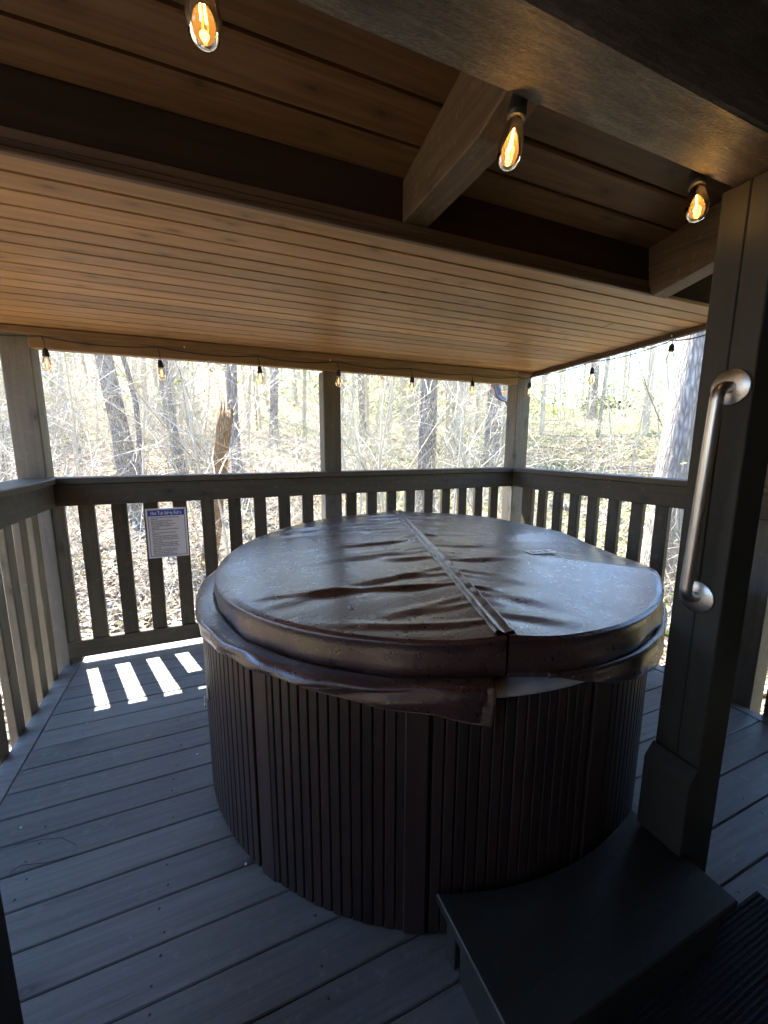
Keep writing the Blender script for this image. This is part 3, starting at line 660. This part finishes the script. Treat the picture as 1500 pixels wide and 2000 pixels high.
anchors = [Vector((-1.35, 3.02, 2.055))]+[Vector((p.x-.01, 3.016, 2.032-.004*(i % 3))) for i, p in enumerate(tops[:-1])]+[Vector((2.60, 3.012, 2.035)), Vector((tops[-1].x, 2.99, 2.05))]+[Vector((2.762, p.y, ZC(p.y)-.05)) for p in rs]+[Vector((2.762, 1.5, ZC(1.5)-.05))]
path = []
for a, b in zip(anchors[:-1], anchors[1:]): path += swag(a, b, .022)
path.append(anchors[-1]); tube('cable', [p-O for p in path], .0036, 'black', sl_, 6)
for i, p in enumerate(tops): lamp(sl_, O, (p.x, p.y, min(p.z, 1.995)), (random.uniform(-.05, .05), random.uniform(-.06, .06), random.uniform(0, 6)), .003, anchors[i+1] if i < 6 else anchors[8])
for i, p in enumerate(rs): lamp(sl_, O, (p.x, p.y, min(p.z, ZC(p.y)-.07)), (.03, .04, 1), .003, anchors[9+i])
for x, y in ((360, 678), (645, 704), (1312, 656), (1010, 727)):
    p = onY(x, y, 3.018) if x < 1100 else onX(x, y, 2.765)
    link('clip', box_mesh('clip', .007, .006, .012, .001), 'brass', sl_, p-O)
sn = thing('string_lights', 'black cord with three glowing amber bulbs hanging under the large beam overhead', 'string lights', (.6, .75, 2.1)); O = Vector(sn.location)
near = [((390, -112), (-.10, .06, .4)), ((1010, 180), (.05, -.14, 2.0)), ((1366, 325), (.0, .20, 1.0))]
na = []
for (x, y), rot in near:
    p = onY(x, y, .752); na.append(Vector((p.x, .744, 2.135)))
path = [Vector((-.6, .744, 2.15))]
for a, b in zip([path[0]]+na[:-1], na): path += swag(a, b, .004)[1:]+[b]
path += swag(na[-1], Vector((1.9, .744, 2.14)), .005)[1:]; tube('cable', [p-O for p in path], .0036, 'black', sn, 6)
for ((x, y), rot), a in zip(near, na):
    p = onY(x, y, .752); lamp(sn, O, p, rot, .06, a)
# ================================================================== WOODS
def bend_path(p, d, L, n, wob, rnd, lift=0.0):
    pts = [Vector(p)]; d = Vector(d).normalized()
    for i in range(n):
        d = (d+Vector((rnd.gauss(0, wob), rnd.gauss(0, wob), rnd.gauss(0, wob*.6)+lift))).normalized(); pts.append(pts[-1]+d*(L/n))
    return pts
def grow(V, Fc, p, d, L, r, lev, rnd, nside, tips, wob=.16, kids=(4, 7), lift=.03):
    n = 5 if lev > 0 else 4
    pts = bend_path(p, d, L, n, wob, rnd, lift); rad = [max(.0016, r*(1-.8*i/n)) for i in range(n+1)]
    tube_geo(V, Fc, pts, rad, nside, False)
    if lev == 0: tips.append((pts[-1], pts[-2])); return
    for k in range(rnd.randint(*kids)):
        t = rnd.uniform(.25, 1.0); i = min(int(t*n), n-1); q = pts[i].lerp(pts[i+1], t*n-i); ax = (pts[i+1]-pts[i]).normalized()
        o = Vector((rnd.gauss(0, 1), rnd.gauss(0, 1), rnd.gauss(.15, .5))); o = (o-ax*o.dot(ax)).normalized()
        nd = (ax*rnd.uniform(.45, .9)+o*rnd.uniform(.6, 1.0)).normalized()
        grow(V, Fc, q, nd, L*rnd.uniform(.38, .62), max(.0024, rad[i]*rnd.uniform(.38, .56)), lev-1, rnd, 3, tips, wob*1.1, kids, lift)
def leaf_cards(pts, n, size, spread, rnd):
    V, Fc = [], []
    for k in range(n):
        a, b = pts[rnd.randrange(len(pts))]; c = Vector(a).lerp(Vector(b), rnd.random())+Vector((rnd.gauss(0, spread), rnd.gauss(0, spread), rnd.gauss(0, spread)))
        u = Vector((rnd.gauss(0, 1), rnd.gauss(0, 1), rnd.gauss(0, 1))).normalized(); w = u.orthogonal().normalized(); s = size*rnd.uniform(.5, 1.3); q = len(V)
        V += [c, c+u*s*.5+w*s*.28, c+u*s, c+u*s*.5-w*s*.28]; Fc.append((q, q+1, q+2, q+3))
    return V, Fc
def ground_at(px_, depth, lateral=False):
    """point on the terrain seen in the column px_ of the photograph, at a forward distance"""
    d = fw+RT*((px_-750)/F); d.z = 0; d = d/(d.dot(Vector((fw.x, fw.y, 0)).normalized())); p = d*depth; return Vector((p.x, p.y, terr(p.x, p.y)-.08))
# --- big trees, one by one
def big_tree(name, label, px_, depth, dia, H, mat, lean=(0, 0), seed=1, crown=7, kink=0, budleaf=0):
    rnd = random.Random(seed); b = ground_at(px_, depth); t = thing(name, label, 'tree', b)
    n = 12; pts = []; rad = []
    for i in range(n+1):
        s = i/n; pts.append(Vector((lean[0]*s*H+kink*math.sin(s*9+seed)*.12, lean[1]*s*H+kink*math.cos(s*7+seed)*.10, s*H)))
        rad.append(dia/2*(1.35 if i == 0 else 1.0)*(1-.72*s**1.1))
    V, Fc = [], []; tube_geo(V, Fc, pts, rad, 18, False)
    for i in range(len(V)): V[i] = V[i]+Vector((rnd.gauss(0, 1), rnd.gauss(0, 1), 0))*dia*.018
    link('trunk', mesh('trunk', V, Fc, True), mat, t)
    V, Fc, tips = [], [], []
    for k in range(crown):
        s = rnd.uniform(.34, .98); i = min(int(s*n), n-1); p = pts[i].lerp(pts[i+1], s*n-i); a = rnd.uniform(0, 6.28)
        grow(V, Fc, p, (math.cos(a), math.sin(a), rnd.uniform(.25, .8)), H*rnd.uniform(.16, .30), rad[i]*rnd.uniform(.25, .42), 2, rnd, 5, tips, .14, (3, 5))
    link('crown', mesh('crown', V, Fc), 'twig', t)
    if budleaf:
        V, Fc = leaf_cards(tips, budleaf, .10, .35, rnd); link('leaves', mesh('leaves', V, Fc), 'bud', t)
    return t
big_tree('oak_tree', 'thick pale barked oak leaning right, seen through the right hand opening', 1288, 5.6, .47, 12, 'barkpale', (.085, -.02), 3, 7, .6)
big_tree('oak_tree', 'second pale trunk close behind the thick oak, to its right', 1350, 6.6, .46, 13, 'bark', (.045, .0), 4, 6, .4)
big_tree('tall_tree', 'straight dark grey trunk in the middle of the back opening, right of the middle post', 832, 7.6, .37, 14, 'bark', (-.003, 0), 5, 7, .2)
big_tree('tall_tree', 'grey trunk just left of the downspout, farther off', 957, 12.5, .46, 14, 'bark', (.0, .02), 6, 8, .4)
big_tree('tall_tree', 'grey trunk with a flared foot in the left part of the back opening', 248, 10.5, .42, 15, 'bark', (-.03, .02), 8, 8, 1.2)
big_tree('tall_tree', 'slim grey trunk between the two leftmost hanging bulbs and the broken stump', 358, 11.0, .27, 13, 'bark', (-.03, .01), 9, 7, 1.0)
big_tree('tall_tree', 'slim leaning trunk right of the broken stump', 482, 9.5, .25, 13, 'bark', (-.035, .0), 10, 6, 1.1)
big_tree('tall_tree', 'grey trunk under the third bulb from the left, farther off', 545, 15.5, .33, 15, 'bark', (.01, .0), 11, 7, .8)
big_tree('tall_tree', 'dark slim sapling trunk close to the flared tree, bending right at its foot', 276, 9.0, .12, 9, 'bark', (-.05, .0), 12, 6, 1.6)
big_tree('tall_tree', 'slim trunk glimpsed at the far left of the photo, left of the corner post', 4, 9.5, .24, 13, 'bark', (.02, .0), 13, 7, .8)
big_tree('tall_tree', 'thin grey trunk just right of the middle post, far off', 705, 17, .30, 15, 'bark', (.0, .0), 14, 7, .8)
big_tree('tall_tree', 'distant dark trunk beside the parked car, upper right', 1140, 25, .42, 17, 'bark', (.0, .0), 15, 8, .5, 500)
# --- broken stump
def snag():
    rnd = random.Random(2); b = ground_at(398, 6.0); t = thing('broken_stump', 'broken orange brown dead trunk leaning right, left half of the back opening', 'stump', b)
    topz = onY(440, 800, b.y).z; H = topz-b.z
    V, Fc = [], []; n = 10; dx = onY(441, 800, b.y).x-b.x
    pts = [Vector((dx*(i/n)**1.1, 0, H*i/n)) for i in range(n+1)]
    tube_geo(V, Fc, pts, [.125*(1-.18*i/n)*(1+.06*math.sin(i*2.1)) for i in range(n+1)], 16, False)
    for i in range(len(V)): V[i] = Vector(V[i])+Vector((rnd.gauss(0, .006), rnd.gauss(0, .006), (rnd.uniform(-.16, .06) if i >= n*16 else 0)))
    Fc.append(tuple(n*16+k for k in range(16))); link('trunk', mesh('trunk', V, Fc, True), 'snag', t)
    V, Fc = [], []
    for k in range(7): a = rnd.uniform(0, 6.28); p = pts[-1]+Vector((.07*math.cos(a), .07*math.sin(a), -.12)); tube_geo(V, Fc, [p, p+Vector((.01, 0, .12)), p+Vector((.02, 0, .20+.08*rnd.random()))], [.03, .018, .002], 4)
    link('splinters', mesh('splinters', V, Fc), 'snag', t)
snag()
# --- bare saplings and shrubs: eight grown forms, copied one by one
FORMS = []
for k in range(9):
    rnd = random.Random(100+k); V, Fc, tips = [], [], []
    if k < 5:
        grow(V, Fc, (0, 0, 0), (rnd.gauss(0, .12), rnd.gauss(0, .12), 1), rnd.uniform(3.2, 4.8), rnd.uniform(.016, .028), 3, rnd, 5, tips, .10, (5, 7), .05)
    else:
        for s in range(rnd.randint(5, 8)):
            a = rnd.uniform(0, 6.28); grow(V, Fc, (rnd.gauss(0, .1), rnd.gauss(0, .1), 0), (math.cos(a)*.55, math.sin(a)*.55, 1), rnd.uniform(1.5, 2.8), rnd.uniform(.007, .012), 2, rnd, 4, tips, .17, (4, 6), -.02)
    FORMS.append((mesh('branches', V, Fc), tips))
    FORMS[-1][0].materials.append(MAT['twig'])
FNP = []
for me, tips in FORMS:
    arr = np.empty(len(me.vertices)*3, 'f'); me.vertices.foreach_get('co', arr); FNP.append(arr.reshape(-1, 3)[::2])
def hits_porch(k, p, rz, sc):
    c, s_ = math.cos(rz), math.sin(rz); v = FNP[k]*sc; x = v[:, 0]*c-v[:, 1]*s_+p.x; y = v[:, 0]*s_+v[:, 1]*c+p.y; z = v[:, 2]+p.z
    return bool(np.any((x > -1.55) & (x < 2.95) & (y < 3.8) & (z > -.6) & (z < 3.2)))
rs_ = random.Random(55)
def clear_of_sun(p, H):
    for z in np.linspace(0, H, 8):
        for q in ((-.6, 2.6), (-.2, 2.7)):
            c = Vector((q[0]-.18*z, q[1]+.58*z)); 
            if (c-Vector((p.x, p.y))).length < .55 and z > 1.2: return False
    return True
count = 0; tries = 0
while count < 165 and tries < 2600:
    tries += 1
    u = rs_.uniform(-60, 1480); dp = 4.6+17*rs_.random()**1.1
    p = ground_at(u, dp)
    if p.x < 3.2 and p.y < 4.0 and p.x > -1.7: continue
    k = rs_.randrange(9) if dp > 5.6 else rs_.choice([0, 2, 5, 6, 7, 8])
    if not clear_of_sun(p, 5): continue
    if u > 1040 and rs_.random() < .6: continue
    sc = rs_.uniform(.7, 1.25); rz = rs_.uniform(0, 6.28)
    if hits_porch(k, p, rz, sc*1.03): continue
    kind = 'sapling' if k < 5 else 'shrub'
    zone = ['left of the left corner post', 'between the left corner post and flared trunk', 'between the flared trunk and broken stump', 'between the broken stump and the middle post', 'between the middle post and the dark trunk', 'between the dark trunk and the downspout', 'on the slope beyond the right railing', 'beside the thick pale oak'][sum(u > q for q in (60, 225, 400, 630, 815, 985, 1200))]
    dist = 'near' if dp < 8 else ('mid distance' if dp < 13 else 'distant'); look = ('tall' if sc > .97 else 'slim') if k < 5 else ('big' if sc > .97 else 'small')
    lab_ = '%s %s bare grey %s %s' % (dist, look, kind, zone)
    t = thing('bare_'+kind, lab_, kind, p, lab_+' group' if False else 'bare %ss, %s' % (kind, lab_), (0, 0, rz))
    t.scale = (sc, sc, sc); link('branches', FORMS[k][0], None, t)
    count += 1
# young beech with rust leaves, redbud, budding shrubs
def leafy(name, label, px_, dp, form, n, size, spread, mat, sc=1, seed=1, cat='shrub', grp=None):
    rnd = random.Random(seed); me, tips = FORMS[form]; 
    for q in range(60):
        p = ground_at(px_, dp+q*.06); rz = rnd.uniform(0, 6.28)
        if not hits_porch(form, p, rz, sc*1.04): break
    t = thing(name, label, cat, p, grp, (0, 0, rz)); t.scale = (sc,)*3
    link('branches', me, None, t); V, Fc = leaf_cards(tips, n, size, spread, rnd); link('leaves', mesh('leaves', V, Fc), mat, t); return t
leafy('beech_sapling', 'young tree holding rust orange dry leaves, left of the dark trunk', 775, 5.2, 1, 80, .085, .06, 'rust', .95, 3, 'sapling')
leafy('beech_sapling', 'young tree holding rust orange dry leaves, right of the dark trunk', 890, 5.6, 3, 90, .085, .06, 'rust', .9, 4, 'sapling')
leafy('redbud_tree', 'small tree with pink blossom behind the dark trunk', 880, 11, 2, 260, .05, .10, 'pink', 1.35, 5, 'tree')
BUDW = ['on the slope right of the corner post', 'under the bulbs of the right edge', 'left of the thick pale oak', 'right of the thick pale oak', 'close to the back right corner post', 'hidden behind the grab bar post', 'near, below the broken stump', 'between the dark trunk and the downspout', 'left of the middle post, mid distance', 'just right of the middle post', 'behind the pickets left of the middle post']
for i, (x, dp, f, n) in enumerate([(1080, 6, 5, 260), (1150, 8, 6, 260), (1240, 5.2, 7, 300), (1330, 5.0, 8, 260), (1060, 4.9, 7, 220), (1420, 5.2, 6, 220), (400, 5.0, 5, 150), (990, 8, 6, 240), (600, 9, 8, 200), (700, 8, 5, 240), (560, 5.4, 6, 120)]):
    leafy('budding_shrub', 'low shrub with yellow green leaves %s' % BUDW[i], x, dp, f, n, .055, .16, 'bud', rs_.uniform(.42, .62), 30+i, 'shrub', 'budding shrubs')
# --- fallen log on the right slope
lg0, lg1 = ground_at(1075, 9.5), ground_at(1215, 8.2)
lg = thing('fallen_log', 'pale fallen log lying on the slope beyond the right railing', 'log', (lg0+lg1)/2)
V, Fc = [], []; q0 = lg0-lg.location+Vector((0, 0, .16)); q1 = lg1-lg.location+Vector((0, 0, .16)); tube_geo(V, Fc, [q0.lerp(q1, i/8)+Vector((0, 0, .04*math.sin(i*1.3))) for i in range(9)], [.10-.004*i for i in range(9)], 10)
link('trunk', mesh('trunk', V, Fc, True), 'barkpale', lg)
# --- undergrowth: a mass nobody could count
def undergrowth():
    V, Fc = [], []; rnd = random.Random(77)
    for k in range(6500):
        u = rnd.uniform(-80, 1500); dp = 4.2+20*rnd.random()**1.3; p = ground_at(u, dp)
        if -1.6 < p.x < 3.3 and p.y < 3.9: continue
        if u > 1040 and rnd.random() < .4: continue
        L = rnd.uniform(.5, 1.9)*(1+dp*.04); a = rnd.uniform(0, 6.28); d = Vector((math.cos(a), math.sin(a), rnd.uniform(.2, 1.6)))
        pts = bend_path(p+Vector((0, 0, rnd.uniform(0, .5))), d, L, 4, .16, rnd, -.10)
        if any(-1.3 < v.x < 2.95 and v.y < 3.55 for v in pts): continue
        r = rnd.uniform(.0018, .0042)*(1+dp*.05)
        tube_geo(V, Fc, pts, [r, r*.9, r*.7, r*.5, r*.25], 3, False)
    stuff(link('undergrowth', mesh('undergrowth', V, Fc), 'twig'))
    V, Fc = [], []
    for k in range(16000):
        u = rnd.uniform(560, 1500); dp = 4.2+14*rnd.random()**1.4; p = ground_at(u, dp)
        if -1.6 < p.x < 3.3 and p.y < 3.9: continue
        if math.sin(p.x*1.3)*math.sin(p.y*1.1+.5) < -.1+rnd.gauss(0, .3): continue
        c = p+Vector((rnd.gauss(0, .1), rnd.gauss(0, .1), abs(rnd.gauss(.1, .18))+.08)); w = Vector((rnd.gauss(0, 1), rnd.gauss(0, 1), rnd.gauss(0, .7))).normalized(); h = w.orthogonal().normalized(); s = rnd.uniform(.03, .07); q = len(V)
        V += [c, c+w*s*.5+h*s*.3, c+w*s, c+w*s*.5-h*s*.3]; Fc.append((q, q+1, q+2, q+3))
    for k in range(15000):
        u = rnd.uniform(-60, 1500); dp = 5+15*rnd.random()**1.2; p = ground_at(u, dp)
        c = p+Vector((rnd.gauss(0, .4), rnd.gauss(0, .4), rnd.random()**1.5*2.6+.1))
        if -1.6 < c.x < 3.1 and c.y < 3.9: continue
        if math.sin(p.x*.9+2)*math.sin(p.y*.8)+.35*math.sin(c.z*3+p.x*2) < -.05: continue
        w = Vector((rnd.gauss(0, 1), rnd.gauss(0, 1), rnd.gauss(0, .7))).normalized(); h = w.orthogonal().normalized(); s = rnd.uniform(.02, .05); q = len(V)
        V += [c, c+w*s*.5+h*s*.3, c+w*s, c+w*s*.5-h*s*.3]; Fc.append((q, q+1, q+2, q+3))
    stuff(link('ground_cover', mesh('ground_cover', V, Fc), 'bud'))
    V, Fc = [], []
    for k in range(42000):
        u = rnd.uniform(-150, 1650); dp = 3.2+13*rnd.random()**1.5; p = ground_at(u, dp)
        if -.9 < p.x < 2.6 and p.y < 3.1: continue
        c = p+Vector((rnd.gauss(0, .2), rnd.gauss(0, .2), .095+rnd.random()*.03)); a = rnd.uniform(0, 6.28); w = Vector((math.cos(a), math.sin(a), rnd.gauss(0, .3))); h = Vector((-math.sin(a), math.cos(a), rnd.gauss(0, .4))); s = rnd.uniform(.05, .12); q = len(V)
        V += [c, c+w*s*.5+h*s*.32, c+w*s, c+w*s*.5-h*s*.32]; Fc.append((q, q+1, q+2, q+3))
    stuff(link('leaf_litter', mesh('leaf_litter', V, Fc), 'litter'))
undergrowth()
# --- far woods: trunks, twigs and young leaves that read as one mass
def far_woods():
    V, Fc = [], []; rnd = random.Random(88); tips = []
    for k in range(310):
        u = rnd.uniform(-150, 1560 if k % 3 else 1050); dp = 15+50*rnd.random()**1.3; p = ground_at(u, dp); H = rnd.uniform(9, 19); r = rnd.uniform(.04, .14)
        if k > 190: u = rnd.uniform(1020, 1560); dp = rnd.uniform(28, 65)
        if u > 1100 and dp < 30: continue
        pts = bend_path(p, (rnd.gauss(0, .03), rnd.gauss(0, .03), 1), H, 6, .03, rnd); tube_geo(V, Fc, pts, [r*(1-.13*i) for i in range(7)], 6, False)
        for s in range(rnd.randint(12, 20)):
            t = rnd.uniform(.08, 1); i = min(int(t*6), 5); q = pts[i].lerp(pts[i+1], t*6-i); a = rnd.uniform(0, 6.28)
            bp2 = bend_path(q, (math.cos(a), math.sin(a), rnd.uniform(.1, .9)), rnd.uniform(1.2, 3.5), 3, .2, rnd); tube_geo(V, Fc, bp2, [r*.28, r*.2, r*.12, r*.05], 3, False); tips.append((bp2[-1], bp2[1]))
            for m in range(3):
                a = rnd.uniform(0, 6.28); b3 = bend_path(bp2[rnd.randint(1, 3)], (math.cos(a), math.sin(a), rnd.uniform(-.1, .8)), rnd.uniform(.6, 1.5), 2, .2, rnd); tube_geo(V, Fc, b3, [r*.12, r*.09, r*.04], 3, False); tips.append((b3[-1], b3[0]))
    stuff(link('far_woods', mesh('far_woods', V, Fc), 'twig'))
    V, Fc = leaf_cards(tips, 46000, .22, .6, rnd); 
    for k in range(85):
        u = rnd.uniform(1030, 1560) if k < 55 else rnd.uniform(600, 1050); dp = rnd.uniform(30, 62); p = ground_at(u, dp); hh = rnd.uniform(2.5, 7.5)*(1 if k < 55 else 1.5); rr = rnd.uniform(1.2, 2.6)
        for m in range(260):
            c = p+Vector((rnd.gauss(0, rr*.55), rnd.gauss(0, rr*.55), rnd.random()**1.3*hh)); w = Vector((rnd.gauss(0, 1), rnd.gauss(0, 1), rnd.gauss(0, .7))).normalized(); h = w.orthogonal().normalized(); s = rnd.uniform(.18, .42); q = len(V)
            V += [c, c+w*s*.5+h*s*.3, c+w*s, c+w*s*.5-h*s*.3]; Fc.append((q, q+1, q+2, q+3))
    stuff(link('far_foliage', mesh('far_foliage', V, Fc), 'bud'))
far_woods()
# ================================================================== FAR CAR
cp = ground_at(1168, 44); cz = cp.z+.18
car = thing('parked_car', 'black car parked on the road far off, upper right among the trees', 'car', (cp.x, cp.y, cz)); ang = math.radians(-58); car.rotation_euler = (0, 0, ang)
def cprism(name, poly, w, mat, y=0):
    bm = bmesh.new(); A = [bm.verts.new((u, -w/2+y, v)) for u, v in poly]; B = [bm.verts.new((u, w/2+y, v)) for u, v in poly]; n = len(poly)
    bm.faces.new(A); bm.faces.new(B[::-1])
    for i in range(n): bm.faces.new((A[i], A[(i+1) % n], B[(i+1) % n], B[i]))
    bmesh.ops.recalc_face_normals(bm, faces=bm.faces[:]); bmesh.ops.bevel(bm, geom=bm.edges[:], offset=.05, segments=2, affect='EDGES')
    me = bpy.data.meshes.new(name); bm.to_mesh(me); bm.free(); return link(name, me, mat, car)
cprism('body', [(-2.2, .3), (2.2, .3), (2.25, .7), (2.1, .95), (.95, 1.05), (-2.2, 1.08), (-2.28, .7)], 1.85, 'carpaint')
cprism('cabin', [(.95, 1.03), (.25, 1.62), (-1.9, 1.66), (-2.2, 1.06)], 1.62, 'carpaint')
for s in (-1, 1):
    for x0, x1 in ((-.5, .35), (-1.75, -.62)): link('side_window', mesh('side_window', [(x0, s*.825, 1.12), (x1+.25 if x1 > 0 else x1, s*.825, 1.12), (x1-.05, s*.825, 1.52), (x0, s*.825, 1.52)], [(0, 1, 2, 3)]), 'carglass', car)
    link('headlight', box_mesh('headlight', .06, .32, .14, .02), 'lamp', car, (2.22, s*.66, .72)); link('tail_light', box_mesh('tail_light', .05, .2, .3, .02), 'lamp', car, (-2.24, s*.8, .85))
    for x in (-1.4, 1.4):
        V, Fc = [], []; lathe_geo(V, Fc, [(.2, -.1), (.33, -.1), (.35, -.06), (.35, .06), (.33, .1), (.2, .1)], 20); link('wheel', mesh('wheel', V, Fc), 'tyre', car, (x, s*.84, .35), (math.pi/2, 0, 0))
link('windscreen', mesh('windscreen', [(.93, -.7, 1.08), (.93, .7, 1.08), (.36, .62, 1.57), (.36, -.62, 1.57)], [(0, 1, 2, 3)]), 'carglass', car, (.03, 0, .02))
# ================================================================== SMALL THINGS ON THE DECK
th = thing('loose_thread', 'thin dark thread lying in a loop on the deck boards at the left', 'thread', onz(90, 1665, .004))
tp_ = [onz(x, y, .004)-th.location for x, y in ((0, 1655), (40, 1648), (80, 1640), (120, 1636), (150, 1650), (140, 1672), (90, 1685), (40, 1690), (22, 1702), (20, 1715))]
tube('strand', tp_, .0009, 'nail', th, 5)
for i, (x, y, sz) in enumerate([(385, 1473, .007), (170, 1413, .006), (40, 1617, .005), (480, 1688, .008), (255, 1833, .004)]):
    V, Fc = [], []; r_ = random.Random(i)
    for q in range(6): a = q*1.05; V.append((sz*r_.uniform(.4, 1)*math.cos(a), sz*r_.uniform(.4, 1)*math.sin(a), .0005+r_.random()*.002))
    V.append((0, 0, .004)); Fc = [(q, (q+1) % 6, 6) for q in range(6)]
    ch = link('paint_chip', mesh('paint_chip', V, Fc), 'white', None, onz(x, y, .0015)); tag(ch, ['small pale chip on the deck by the tub, second row', 'small pale chip near the light patches', 'small pale chip at the left edge of the deck', 'pale paint chip against the foot of the hot tub', 'tiny pale chip in the lower left of the deck'][i], 'paint chip', 'paint chips on the deck')
